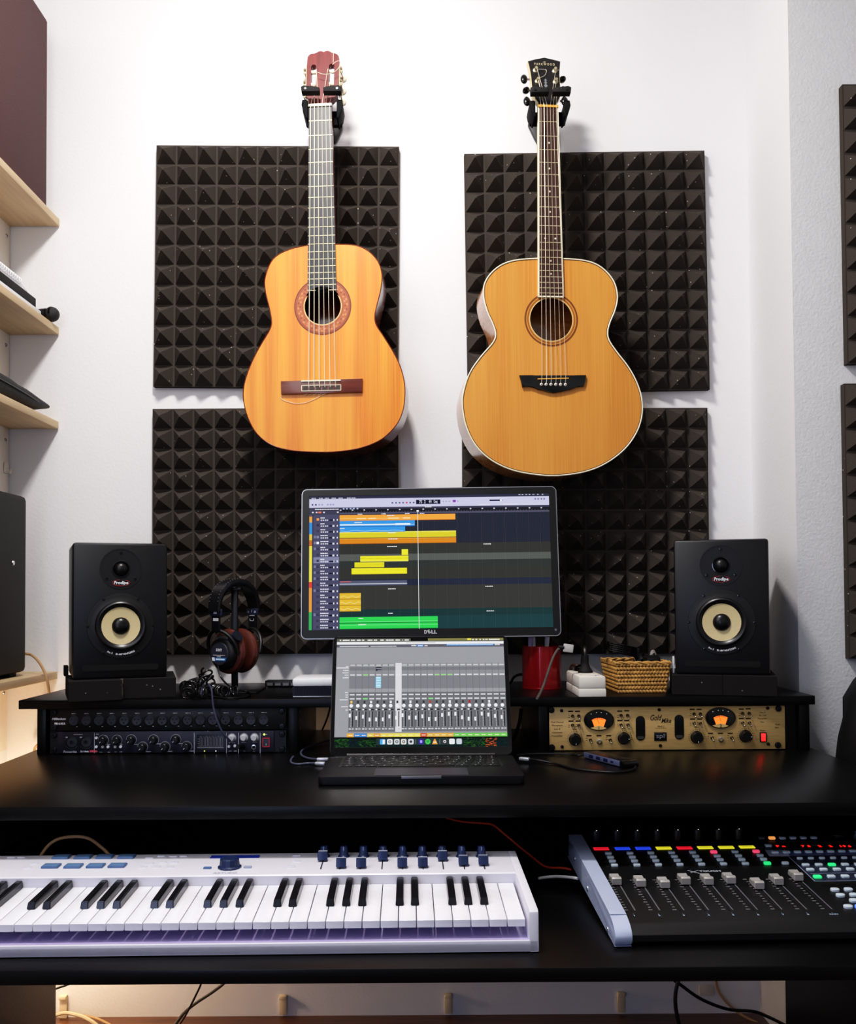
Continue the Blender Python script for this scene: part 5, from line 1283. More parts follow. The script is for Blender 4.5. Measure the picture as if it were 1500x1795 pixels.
# red cup with pens
p0 = PZ(949.5, 1209, ZS); cyc = p0.y + .036; cxc = 0
pc = P(949.5, 1168, cyc); cr = 34.2 / (F / cyc); ch = 74 / (F / cyc)
t = root('pen_cup', 'glossy red metal cup holding pale pens behind the laptop', 'cup', TR((pc.x, cyc, ZS + .0002)))
REDM = mat('red metallic enamel', (150, 18, 26), 0.28, 0.45, coat=0.4)
b = MB(); b.lathe([(0, .0005), (cr - .001, 0), (cr, .001), (cr, ch - .0006), (cr - .0008, ch), (cr - .0018, ch - .0006), (cr - .0018, .003), (0, .003)], n=56); b.build('body', REDM, t)
b = MB(); b.lathe([(cr - .003, 0), (cr + .0006, .0004), (cr + .0006, .003), (cr, .0034)], n=56); b.build('base_rim', REDM, t)
for i, (px, pyt, w, c, rz, lab) in enumerate(((925, 1112, .009, (196, 186, 230), 3, 'lilac plastic pen in the red cup, nearest the laptop'), (938, 1114, .010, (228, 226, 236), -3, 'pale grey pen between two others in the red cup'), (953, 1113, .009, (232, 230, 236), 4, 'pale grey pen in the red cup, nearest the white connector'))):
    q = P(px, pyt, cyc - .010 + .011 * i); 
    t = root('pen', lab, 'pen', TR((q.x, cyc - .010 + .011 * i, ZS + .0045), 0, rz, 0), 'pens in the red cup')
    h = q.z - ZS - .004; pm = mat('pale pen %d' % i, c, .35)
    b = MB(); b.prism(rrect(w, .006, .002, 4), .006, h - .02, XY); b.lathe([(0, 0), (.0012, .001), (.003, .0065)], n=12); b.build('barrel', pm, t)
    b = MB(); b.prism(rrect(w + .001, .007, .002, 4), h - .02, h, XY, .001); b.box((-.0015, -.0055, h - .03), (.0015, -.0035, h - .002)); b.build('cap', pm, t)
# usb cable rising in front of the cup
def cable_root(name, label, cat, pts, r, m, head_fn):
    t = root(name, label, cat, TR((0, 0, 0))); b = MB(); b.tube(pts, r, 8); b.build('cord', m, t); head_fn(t); return t
def hd(t):
    a = P(982, 1134.5, 2.03); c = P(1005, 1137.5, 2.03); d = (c - a)
    b = MB(); Mx = Matrix.Translation(a) @ Matrix.Rotation(-math.atan2(d.z, d.x), 4, 'Y'); b.T = Mx; b.box((.006, -.003, -.0085), (.027, .003, .0085), .0015); b.build('connector_shell', mat('dull white connector', (190, 188, 186), .4), t)
    b = MB(); b.T = Mx; b.cyl((-.004, 0, 0), (.0075, 0, 0), .0035, .0045, 10); b.build('strain_relief', BCAB, t)
cable_root('usb_cable', 'dark grey cable with white connector standing up in front of the red cup', 'cable',
    [PZ(941, 1224, ZS + .0026), PZ(943, 1221, ZS + .004), P(951, 1205, 2.0), P(959, 1182, 2.01), P(967, 1158, 2.02), P(975, 1142, 2.028), P(982, 1135, 2.03), P(985, 1134.5, 2.03)], .0027, GCAB, hd)
# white socket block with plug
p0 = PZ(1014.5, 1222, ZS)
t = root('power_strip', 'white power socket block beside the red cup', 'power strip', TR((p0.x, p0.y, ZS + .0002)))
OFFW = mat('off white plastic', (226, 220, 210), .45)
b = MB(); b.box((0, 0, .0), (.0555, .17, .0155), .0012); b.box((0, 0, .0162), (.0555, .17, .042), .0045); b.box((.001, .001, .015), (.0545, .169, .0168)); b.build('housing', OFFW, t)
for y in (.035, .085, .135):
    b = MB(); b.lathe([(.019, .0002), (.019, .0008), (.0175, .0009), (.0172, -.002), (0, -.002)], (.0278, y, .042), (0, 0, 1), 28); so = b.build('socket', OFFW, t)
    b = MB(); b.cyl((.0278, y - .0095, .0395), (.0278, y - .0095, .0404), .0024, n=10); b.cyl((.0278, y + .0095, .0395), (.0278, y + .0095, .0404), .0024, n=10); b.build('socket_hole', BLKG, so)
b = MB(); b.cyl((.036, .008, .042), (.036, .008, .0425), .0016, n=8); b.build('screw', BLK, t)
q = Vector((p0.x + .0278, p0.y + .085, ZS + .0426))
def hd(t): 
    b = MB(); b.lathe([(.0155, 0), (.0155, .004), (.0125, .008), (.0095, .014), (.0075, .020), (.007, .034), (0, .034)], q, (0, 0, 1), 24); b.build('plug', RUB, t)
    b = MB(); 
    for k in range(5): b.lathe([(.0075, 0), (.0078, .001), (.0075, .003)], q + Vector((0, 0, .020 + k * .0035)), (0, 0, 1), 14)
    b.build('strain_relief', RUB, t)
cable_root('power_plug', 'black plug standing in the white power socket block', 'plug', [q + Vector((0, 0, .034)), q + Vector((0, .002, .044)), q + Vector((.001, .012, .052)), q + Vector((.004, .04, .048)), q + Vector((.008, .085, .01)), q + Vector((.012, .098, -.026)), q + Vector((.02, .102, -.036))], .0042, BCAB, hd)
q2 = Vector((p0.x + .0278, p0.y + .135, ZS + .0426))
def hd2(t): 
    b = MB(); b.lathe([(.0155, 0), (.0155, .008), (.0115, .012), (.006, .014), (0, .014)], q2, (0, 0, 1), 24); b.build('plug', BLKG, t)
cable_root('power_plug', 'low brown-black plug at the back of the white socket block', 'plug', [q2 + Vector((-.004, 0, .011)), q2 + Vector((-.013, .006, .012)), q2 + Vector((-.017, .025, .009)), q2 + Vector((-.017, .045, -.005)), q2 + Vector((-.014, .056, -.028)), q2 + Vector((-.005, .075, -.0375))], .0035, mat('dark brown cable', (60, 34, 26), .45), hd2)
# wicker basket
pf = PZ(1129.5, 1215, ZS); bx, by = pf.x - .004, pf.y
t = root('wicker_basket', 'small woven straw basket full of cables between socket block and speaker', 'basket', TR((bx, by, ZS + .0002), 0, 0, 2.5))
WK = mat('woven straw', (196, 150, 84), 0.65, noise=0.35, nscale=90); WK2 = mat('straw lining', (120, 84, 42), .8, noise=.3, nscale=60)
BW, BD, BH = .099, .12, .064; fl = .008
def bring(h):
    e = fl * h / BH
    return [(-BW / 2 - e, -e), (BW / 2 + e, -e), (BW / 2 + e, BD + e), (-BW / 2 - e, BD + e)]
b = MB(); lo = bring(0); hi = bring(BH)
for i in range(4):
    j = (i + 1) % 4; b.add([(*lo[i], 0), (*lo[j], 0), (*hi[j], BH - .002), (*hi[i], BH - .002)], [(0, 1, 2, 3)])
b.add([(*q_, .002) for q_ in lo], [(0, 1, 2, 3)]); b.build('lining', WK2, t)
b = MB(); rows_ = 8
for r_ in range(rows_):
    h = .004 + r_ * (BH - .006) / (rows_ - 1) * .97; rg = bring(h); per = []
    for i in range(4):
        a = Vector((*rg[i], h)); c = Vector((*rg[(i + 1) % 4], h)); L_ = (c - a).length; n = int(L_ / .0068)
        for k in range(n):
            pnt = a.lerp(c, (k + .5) / n); dr = (c - a).normalized(); up = Vector((0, 0, 1)); ou = dr.cross(up)
            tilt_ = R(38 if r_ % 2 else -38)
            ax = dr * math.cos(tilt_) + up * math.sin(tilt_); ay = up * math.cos(tilt_) - dr * math.sin(tilt_)
            Mx = Matrix((( *(ax), 0), (*(ou), 0), (*(ay), 0), (0, 0, 0, 1))).transposed(); Mx.translation = pnt + ou * .0008
            b.ball((0, 0, 0), 1.0, 8, (.0056, .0020, .0030), Mx)
b.build('weave', WK, t)
b = MB(); rim = [(*q_, BH) for q_ in bring(BH)]
pts = []
for i in range(4):
    a = Vector(rim[i]); c = Vector(rim[(i + 1) % 4])
    for k in range(12): pts.append(a.lerp(c, k / 12))
for ph in (0, math.pi): 
    b.tube([q_ + Vector((0, .0018 * math.cos(i * 1.6 + ph), .0018 * math.sin(i * 1.6 + ph))) for i, q_ in enumerate(pts)], .0024, 6, 2, closed=True)
b.build('rim', WK, t)
bmat_ = t.matrix_world
def B_(x, y, z): return bmat_ @ Vector((x, y, z))
b = MB()
for k in range(5):
    o = Vector((-.034 + .001 * k, .050 + .002 * k, .082 + .004 * k)); pts = []
    for q_ in range(22):
        a = 2 * math.pi * q_ / 22; pts.append(bmat_ @ (o + Vector((.036 * math.cos(a), .030 * math.sin(a), -.008 * math.cos(a)))))
    b.tube(pts, .0024, 7, 3, closed=True)
tag(b.build('coiled_cable', BLKG), 'glossy black coiled cable sticking out of the straw basket', 'cable')
t = root('power_adapter', 'black power adapter in the straw basket nearest the speaker', 'adapter', TR(B_(.029, .028, .052), 6, -6, 3))
b = MB(); b.box((-.015, -.018, -.02), (.015, .018, .024), .003); b.build('housing', BLK, t); b = MB(); b.cyl((.004, -.0185, .010), (.004, -.020, .010), .0035, n=14); b.build('socket', CHR, t)
t = root('power_adapter', 'flat black adapter in the middle of the straw basket', 'adapter', TR(B_(.024, .086, .056), -6, 4, -5))
b = MB(); b.box((-.018, -.022, -.018), (.018, .022, .019), .003); b.build('housing', BLKG, t); b = MB(); b.tube([(0, -.022, .012), (0, -.027, .016), (-.006, -.030, .020)], .0022, 6); b.build('lead', BCAB, t)
bm = bmesh.new(); bmesh.ops.create_icosphere(bm, subdivisions=3, radius=.0165)
for v in bm.verts: v.co *= 1 + random.uniform(-.16, .14); v.co.z *= .55; v.co.x *= 1.1
b = MB(); b.bm(bm, TR(B_(-.010, .026, .056)))
tag(b.build('plastic_bag', mat('crinkled clear plastic', (150, 148, 146), .12, alpha=.45)), 'crumpled clear plastic bag lying in the straw basket', 'bag')
b = MB(); e = [B_(.030, .052, .050), B_(.036, .053, .078), B_(.044, .055, .080), B_(.046, .056, .060), B_(.045, .057, .045)]
for k in range(3): b.tube([q_ + Vector((0, .004 * k, .002 * k)) for q_ in e], .0017, 6)
tag(b.build('coiled_cable', mat('pale grey lead', (150, 146, 140), .3)), 'pale thin cable loop at the speaker end of the straw basket', 'cable')
# white slip of card between basket and speaker
p0 = PZ(1180, 1187, ZS + .041)
b = MB(); q = P(1181, 1165, 2.055); b.box((q.x - .0035, 2.05, ZS + .0417), (q.x - .0002, 2.055, P(1180, 1150, 2.055).z), .0005)
tag(b.build('white_card', WHT), 'narrow white card edge standing beside the speaker and basket', 'card')

# ------------------------------------------------------------------ on the desktop
pa = PZ(1087, 1345.5, ZD); pb = PZ(1023, 1328.5, ZD); dv = pa - pb; ang = math.degrees(math.atan2(dv.y, dv.x)); ln = dv.length
t = root('multiport_adapter', 'slim silver multiport adapter lying on the desk below the gold preamp', 'adapter', TR(pb, 0, 0, ang))
HUBM = mat('blue silver aluminium', (150, 158, 200), .35, .7)
b = MB(); b.box((0, -.0, .0005), (ln, .033, .0125), .002); b.build('body', mat('dark aluminium', (38, 38, 44), .35, .6), t)
b = MB(); b.box((0.001, -.0006, .0015), (ln - .002, .001, .0118), .0004); fp = b.build('front_face', HUBM, t)
for x0, w, h in ((.020, .014, .0058), (.045, .014, .0058), (.070, .014, .0058), (.094, .009, .0032)):
    x0 *= ln / .125; w *= ln / .125
    b = MB(); b.box((x0, -.0012, .0066 - h / 2), (x0 + w, .0, .0066 + h / 2), .0003); b.build('port', mat('blue black port', (28, 32, 70), .4), fp)
b = MB(); b.box((ln - .001, -.0006, .0003), (ln + .012, .0336, .0127), .003); b.build('end_cap', BLKG, t)
b = MB(); Ti = t.matrix_world.inverted(); b.T = Ti
b.tube([t.matrix_world @ Vector((.002, .017, .006)), PZ(1014, 1324, ZD + .005), PZ(1002, 1322.5, ZD + .0035), PZ(965, 1321.5, ZD + .003), PZ(930, 1322, ZD + .003), PZ(905, 1324, ZD + .003)], .0022, 8); b.build('tail_cable', BCAB, t)
def plug_cable(name, label, pxs, r, m, tipa, tipb, mm):
    t = root(name, label, 'cable', TR((0, 0, 0)))
    b = MB(); b.tube(pxs, r, 8); b.build('cord', m, t)
    b = MB(); d = (tipb - tipa); Mx = Matrix.Translation(tipa) @ Matrix.Rotation(math.atan2(d.y, d.x), 4, 'Z'); b.T = Mx; b.box((0, -.0045, -.0032), (d.length, .0045, .0032), .0022); b.build('plug', mm, t)
    return t
zp = ZD + .0085
ALU = mat('bright plug metal', (210, 212, 222), .3, .6)
plug_cable('usb_cable', 'black cable with silver plug in the laptop side nearest the gold preamp', [PZ(926, 1331, zp), PZ(945, 1333, ZD + .006), PZ(975, 1339, ZD + .0025), PZ(1010, 1348, ZD + .0025), PZ(1060, 1353, ZD + .0025), PZ(1090, 1353, ZD + .0025), PZ(1109, 1349, ZD + .003), PZ(1114, 1344, ZD + .005)], .0022, BCAB, PZ(910, 1329.5, zp), PZ(928, 1331, zp), ALU)
GB = mat('grey blue cable', (84, 88, 108), .4)
plug_cable('usb_cable', 'grey cable with silver plug looping beside the laptop, upper of two', [PZ(557, 1331, zp), PZ(540, 1329, ZD + .005), PZ(528, 1323, ZD + .0025), PZ(531, 1314, ZD + .0025), PZ(553, 1305, ZD + .003), PZ(576, 1298, ZD + .004), PZ(592, 1294, ZD + .004)], .0021, GB, PZ(576, 1331, zp), PZ(555, 1331, zp), ALU)
plug_cable('usb_cable', 'grey cable with silver plug lying in front of the other loop', [PZ(553, 1338, ZD + .005), PZ(540, 1338, ZD + .003), PZ(522, 1339.5, ZD + .0025), PZ(511, 1337, ZD + .0025), PZ(510, 1331.5, ZD + .0025), PZ(514, 1326, ZD + .0025)], .0020, GB, PZ(570, 1338.5, ZD + .005), PZ(552, 1338, ZD + .005), ALU)
cable('monitor_cable', 'thin black cable hanging behind the raised shelf beside the laptop', [P(579, 1238, 2.34), P(573, 1260, 2.34), P(562, 1285, 2.34), P(556, 1296, 2.345), P(553, 1305, 2.35)], .002, BCAB)
cable('monitor_cable', 'dark cable curving down beside the red cup behind the laptop', [P(918, 1182, 2.245), P(908, 1183, 2.24), P(900, 1188, 2.22), PZ(893, 1199, ZS + .0045), PZ(880, 1204, ZS + .0045)], .003, BCAB)
cable('monitor_cable', 'dark cable hanging in the gap between laptop and gold preamp', [P(913, 1243, 2.2), P(911, 1262, 2.19), P(906, 1280, 2.16), PZ(899, 1296, ZD + .0065), PZ(885, 1302, ZD + .006)], .004, BCAB)
cable('red_cable', 'thin red cable sagging from under the desktop to the control surface', [P(755, 1424, 1.72), P(764, 1427, 1.72), P(790, 1436, 1.70), P(815, 1441, 1.68), P(850, 1443.5, 1.67), P(865, 1447, 1.66), P(885, 1463, 1.65), P(905, 1480, 1.64), P(930, 1500, 1.62), P(950, 1516, 1.60), P(965, 1521, 1.59), P(985, 1521.5, 1.575), P(1001, 1524.5, 1.572)], .0018, mat('red cable jacket', (236, 92, 60), .4))
cable('white_cable', 'short white cable entering the side of the control surface', [P(943, 1540, 1.545), P(955, 1538, 1.54), P(975, 1536.5, 1.53), P(1000, 1538, 1.50), P(1012, 1540, 1.49)], [.0009] + [.0024] * 40, mat('white cable jacket', (220, 220, 220), .4))
# ------------------------------------------------------------------ midi keyboard
pr = PZ(944.5, 1670, ZT)
M = TR((pr.x, pr.y, ZT + .0003), 0, 0, .8)
t = root('midi_keyboard', 'white midi keyboard with blue knobs and pads on the keyboard shelf', 'keyboard', M)
KW = mat('white keyboard shell', (232, 230, 240), .35, noise=.01)
KWK = mat('white keys', (244, 244, 250), .22, coat=.3)
NW = 36; KP = .0235; TW = NW * KP + .030; KD = .266; CH = .012
Z0, Z1 = .0530, .0600
def ztop_(y): return Z0 + (Z1 - Z0) * y / KD
b = MB(); b.box((-TW, 0.0, .001), (0, KD, .0125), .001); b.box((-TW + .001, 0, .001), (-.001, .0045, .0150), .0008); b.build('base', KW, t)
b = MB(); b.box((-TW + CH, .0045, .0125), (-CH, .13, .0129)); b.build('key_slip_floor', mat('glossy white plastic painted purple reflection', (200, 188, 234), .1, coat=.6), t)  # lavender tint paints in the purple reflection under the keys
for x0, x1 in ((-CH, 0), (-TW, -TW + CH)):
    b = MB(); b.prism([(0, .001), (KD, .001), (KD, Z1), (.006, Z0 + .0004), (.001, Z0 - .002), (0, Z0 - .005)], x0, x1, YZ, .0012); b.build('end_cheek', KW, t)
PY = .158
b = MB(); b.prism([(PY, .02), (KD, .01), (KD, Z1), (KD - .001, Z1 + .0002), (PY + .002, ztop_(PY)), (PY, ztop_(PY) - .0015)], -TW + CH, -CH, YZ); b.build('control_panel', KW, t)
b = MB(); b.box((-TW + CH, .13, .0125), (-CH, PY + .002, .03)); b.build('key_bed', mat('dark key bed', (60, 58, 64), .6), t)
PM = (Z0, (Z1 - Z0) / KD)
KF, KR = .017, PY - .0005
wk = MB(); w = KP - .0012
wk.prism([(KF, .0275), (KF, .0365), (KF + .001, .0372), (KR, .0425), (KR, .036), (KF + .012, .0315), (KF + .0115, .0275)], -w, 0, YZ, .0006)
k0 = wk.build('white_key', KWK, t); xr = -CH - .003
k0.location = (xr - .00045, 0, 0)
for i in range(1, NW): dup(k0, t, (xr - .00045 - i * KP, 0, 0))
bk = MB(); hw_ = .0058; yf = .068
def bz(y): return .0372 + (.0425 - .0372) * (y - KF) / (KR - KF)
bk.add([(-hw_, yf, bz(yf)), (hw_, yf, bz(yf)), (hw_, KR, bz(KR)), (-hw_, KR, bz(KR)),
        (-hw_ * .82, yf + .003, bz(yf) + .0095), (hw_ * .82, yf + .003, bz(yf) + .0095), (hw_ * .82, KR, bz(KR) + .0105), (-hw_ * .82, KR, bz(KR) + .0105)],
       [(0, 3, 2, 1), (4, 5, 6, 7), (0, 1, 5, 4), (1, 2, 6, 5), (2, 3, 7, 6), (3, 0, 4, 7)])
bmx = bmesh.new()
vv = [bmx.verts.new(v) for v in bk.v]; [bmx.faces.new([vv[i] for i in f_]) for f_ in bk.f]
bmesh.ops.bevel(bmx, geom=list(bmx.edges), offset=.0011, segments=2, affect='EDGES')
bk = MB(); bk.bm(bmx)
b0 = bk.build('black_key', mat('satin black key', (26, 26, 30), .25, coat=.2), t)
first = True
for i in range(NW - 1):
    if i % 7 in (1, 2, 3, 5, 6):
        off = {1: -.002, 2: 0, 3: .002, 5: -.0015, 6: .0015}[i % 7]
        loc = (xr - (i + 1) * KP + off, 0, 0)
        if first: b0.location = loc; first = False
        else: dup(b0, t, loc)
BLUE = mat('navy blue knob', (36, 50, 86), .35, noise=.1)
BLUEP = mat('steel blue pad', (84, 112, 152), .35, noise=.1)
def kl(px, py): q = PL(M, px, py, *PM); return q.x, q.y, q.z
for px, py in ((108, 1503.5), (146, 1503.5), (184, 1503), (222, 1503), (90, 1519.5), (129, 1519.5), (168, 1519), (206, 1518.5)):
    x, y, z = kl(px, py); b = MB(); b.box((x - .0125, y - .0095, z - .0005), (x + .0125, y + .0095, z + .0032), .0012); pd = b.build('pad', BLUEP, t)
    b = MB(); b.box((x - .0108, y - .0078, z + .0031), (x + .0108, y + .0072, z + .0034), .0001); b.build('pad_face', mat('dusty blue pad face', (100, 130, 166), .45), pd)
# knobs, faders
kx = (568, 602.5, 637, 671.5, 705.5, 740, 774.5, 809, 843.5)
fy = (1509, 1521, 1521, 1508.5, 1520.5, 1520, 1508.5, 1517, 1516.5)
fx = (565.5, 598, 633, 671, 705, 741, 775.5, 812, 847)
for i, px in enumerate(kx):
    x, y, z = kl(px, 1501.5); b = MB(); b.lathe([(.0088, 0), (.0088, .0012), (.0070, .003), (.0058, .0150), (.0050, .0162), (0, .0162)], (x, y, z), (0, 0, 1), 24); kb = b.build('knob', BLUE, t)
    b = MB(); b.box((x - .0005, y - .0062, z + .006), (x + .0005, y - .0050, z + .0163)); b.build('pointer', mat('pale blue mark', (140, 160, 200), .4), kb)
    xs, ys, zs = kl(fx[i], 1507); xe, ye, ze = kl(fx[i] + (-2.2 if i < 4 else 1.0 if i > 5 else 0), 1524)
    xm = (xs + xe) / 2; b = MB(); b.prism(rrect(.0016, ys - ye, .0007, 3, xm, (ys + ye) / 2), zs - .001, zs + .0003, XY); sl = b.build('fader_slot', mat('dark slot', (26, 26, 40), .6), t)
    x, y, z = kl(fx[i], fy[i])
    b = MB(); b.prism([(y - .0075, 0), (y + .0075, 0), (y + .0050, .0115), (y + .001, .0105), (y - .0045, .0118)], x - .0072, x + .0072, YZ, .0008, M=Matrix.Translation((0, 0, z + .0025))); b.cbox((x, y, z + .0015), (.001, .004, .003)); fc = b.build('fader_cap', BLUE, t)
    b = MB(); b.box((x - .0068, y + .0032, z + .0132), (x + .0068, y + .0044, z + .0142)); b.build('fader_mark', WP, fc)
x, y, z = kl(401.5, 1522)
b = MB(); b.lathe([(.0175, 0), (.0175, .002), (.0150, .0035), (.0140, .0125), (.0128, .0142), (0, .0142)], (x, y + .004, z), (0, 0, 1), 14); b.build('encoder', BLUE, t, smooth=20)
a = kl(367.5, 1505); c = kl(456, 1499.5); b = MB(); b.box((a[0], a[1], a[2] - .001), (c[0], c[1], a[2] + .0012), .0004); b.build('display', mat('navy display', (24, 34, 88), .12, emit=(30, 48, 130), estr=.5), t)
for px, py in ((363.5, 1522.5), (434, 1521)):
    x, y, z = kl(px, py); b = MB(); b.box((x - .0058, y - .0035, z), (x + .0058, y + .0035, z + .0022), .0008); b.build('button', BLUEP if px < 400 else mat('grey blue button', (160, 170, 196), .4), t)
b = MB(); b.col((150, 155, 180)); x, y, z = kl(395, 1530.6); b.text('ARTURIA', .007, (x, y), z + .0003, XY, width=.036, bold=.0002)
b.build('lettering', PAINT, t, smooth=0)
PALE = mat('pale grey button', (218, 220, 232), .4)
for px, py in ((262, 1504), (283, 1501), (304, 1501.5), (322, 1501), (262, 1514), (285, 1512), (305, 1512), (251, 1520), (275, 1520), (298, 1520), (520, 1500), (520, 1510), (510, 1520), (20, 1503), (38, 1503), (60, 1514), (48, 1521)):
    x, y, z = kl(px, py); b = MB(); b.prism(rrect(.0125, .0062, .002, 4, x, y), z - .0005, z + .0012, XY, .0004); b.build('button', PALE, t)
cable('keyboard_cable', 'beige cable arching behind the white midi keyboard', [P(66, 1512, 1.53), P(74, 1496, 1.535), P(88, 1479, 1.54), P(108, 1469, 1.545), P(138, 1466.5, 1.55), P(158, 1471, 1.55), P(175, 1483, 1.54), P(189, 1496, 1.535), P(196, 1508, 1.53)], .0026, BEIGE)

# ------------------------------------------------------------------ control surface
pf = PZ(1079, 1663, ZT)
M = TR((pf.x, pf.y, ZT + .0003), 0, 0, 1.6)
t = root('control_surface', 'black mixing control surface with silver faders and coloured channel displays', 'control surface', M)
A0, A1 = .0215, .098        # top plane z = A0 + A1*y
def zt_(y): return A0 + A1 * y
CWD = .495; CK = .022; YE = .325
CSB = mat('black control panel', (20, 20, 21), .42, noise=.15, nscale=500)
b = MB(); b.prism([(.012, .002), (.006, .006), (.006, .014), (.014, .0205), (.028, zt_(.028)), (YE, zt_(YE)), (YE + .004, zt_(YE) - .004), (YE + .004, .004), (YE, .002)], CK, CWD - CK, YZ); b.build('chassis', CSB, t, smooth=40)
CHK = mat('silver blue end cheek', (190, 200, 226), .35, .1)
pr_ = [(.0045, .0040), (.013, .0012), (.032, .0022), (YE, .024), (YE + .010, .030), (YE + .012, .040), (YE + .011, zt_(YE) + .003), (YE + .004, zt_(YE) + .009), (YE - .01, zt_(YE) + .009), (.06, zt_(.06) + .009), (.034, zt_(.034) + .0075), (.016, .0275), (.004, .020), (.0005, .012)]
pr_ = [(q.x, max(.0006, q.y)) for q in catmull([(y, z, 0) for y, z in pr_], 4, True)]
for x0, x1 in ((0, CK), (CWD - CK, CWD)):
    b = MB(); b.prism(pr_, x0, x1, YZ, .0025); ck = b.build('end_cheek', CHK, t, smooth=50)
    if x0 == 0:
        for px, py in ((1007, 1505), (1029.5, 1558), (1065, 1630)):
            o, d = ray(px, py); Mi = M.inverted(); o = Mi @ o; d = Mi.to_3x3() @ d; q = o - d * (o.x / d.x)
            b = MB(); b.lathe([(.0042, 0), (.004, .001), (0, .0012)], (0, q.y, max(.008, q.z)), (-1, 0, 0), 14); b.build('cheek_screw', mat('bright screw', (225, 235, 250), .2, .8), ck)
def ml(px, py): q = PL(M, px, py, A0, A1); return q
def cq(px, py, ox=980, oy=1420, s=2.885): return ml(ox + px / s, oy + py / s)
TILT = Matrix.Rotation(math.atan(A1), 4, 'X')
def onp(q): return Matrix.Translation(q) @ TILT
BTN = mat('pale blue grey button', (206, 220, 230), .4)
BG = mat('lit green button', (60, 226, 130), .4, emit=(50, 226, 120), estr=.8); BR = mat('lit pink button', (250, 96, 130), .4, emit=(250, 80, 116), estr=.7); BO = mat('lit amber button', (250, 176, 110), .4, emit=(250, 160, 90), estr=.7); BB = mat('lit blue button', (110, 150, 255), .4, emit=(70, 110, 255), estr=.8)
def button(q, m=None, w=.0105, h=.0072, hh=.0034, rnd=.002):
    b = MB(); b.T = onp(q); b.prism(rrect(w, h, rnd, 4), -.0005, hh, XY, .0009); return b.build('button', m or BTN, t)
lab8 = [cq(x, 535 - i * .9) for i, x in enumerate((380, 506, 630, 756, 880, 1006, 1132, 1258, 1388))]
disp8 = [cq(x, y) for x, y in ((212, 197), (320, 196), (424, 195), (528, 194), (633, 193), (738, 191), (844, 190), (949, 188))]
capq = [cq(*c) for c in ((303, 368), (425, 377), (547, 384), (653, 366), (770, 367), (885, 361), (1023, 388), (1130, 367), (1226, 347))]
colD = [(240, 40, 60), (50, 80, 235), (50, 80, 235), (230, 220, 60), (240, 40, 60), (230, 222, 60), (230, 222, 60), (230, 222, 60)]
pr2 = MB(); btn_off = [((310, 315), (328, 348), (343, 381), (360, 415))]
ch1 = [ml(1000 + x / 4.6875, 1430 + y / 4.6875) for x, y in ((309, 316), (327, 349), (343, 381), (360, 415))]
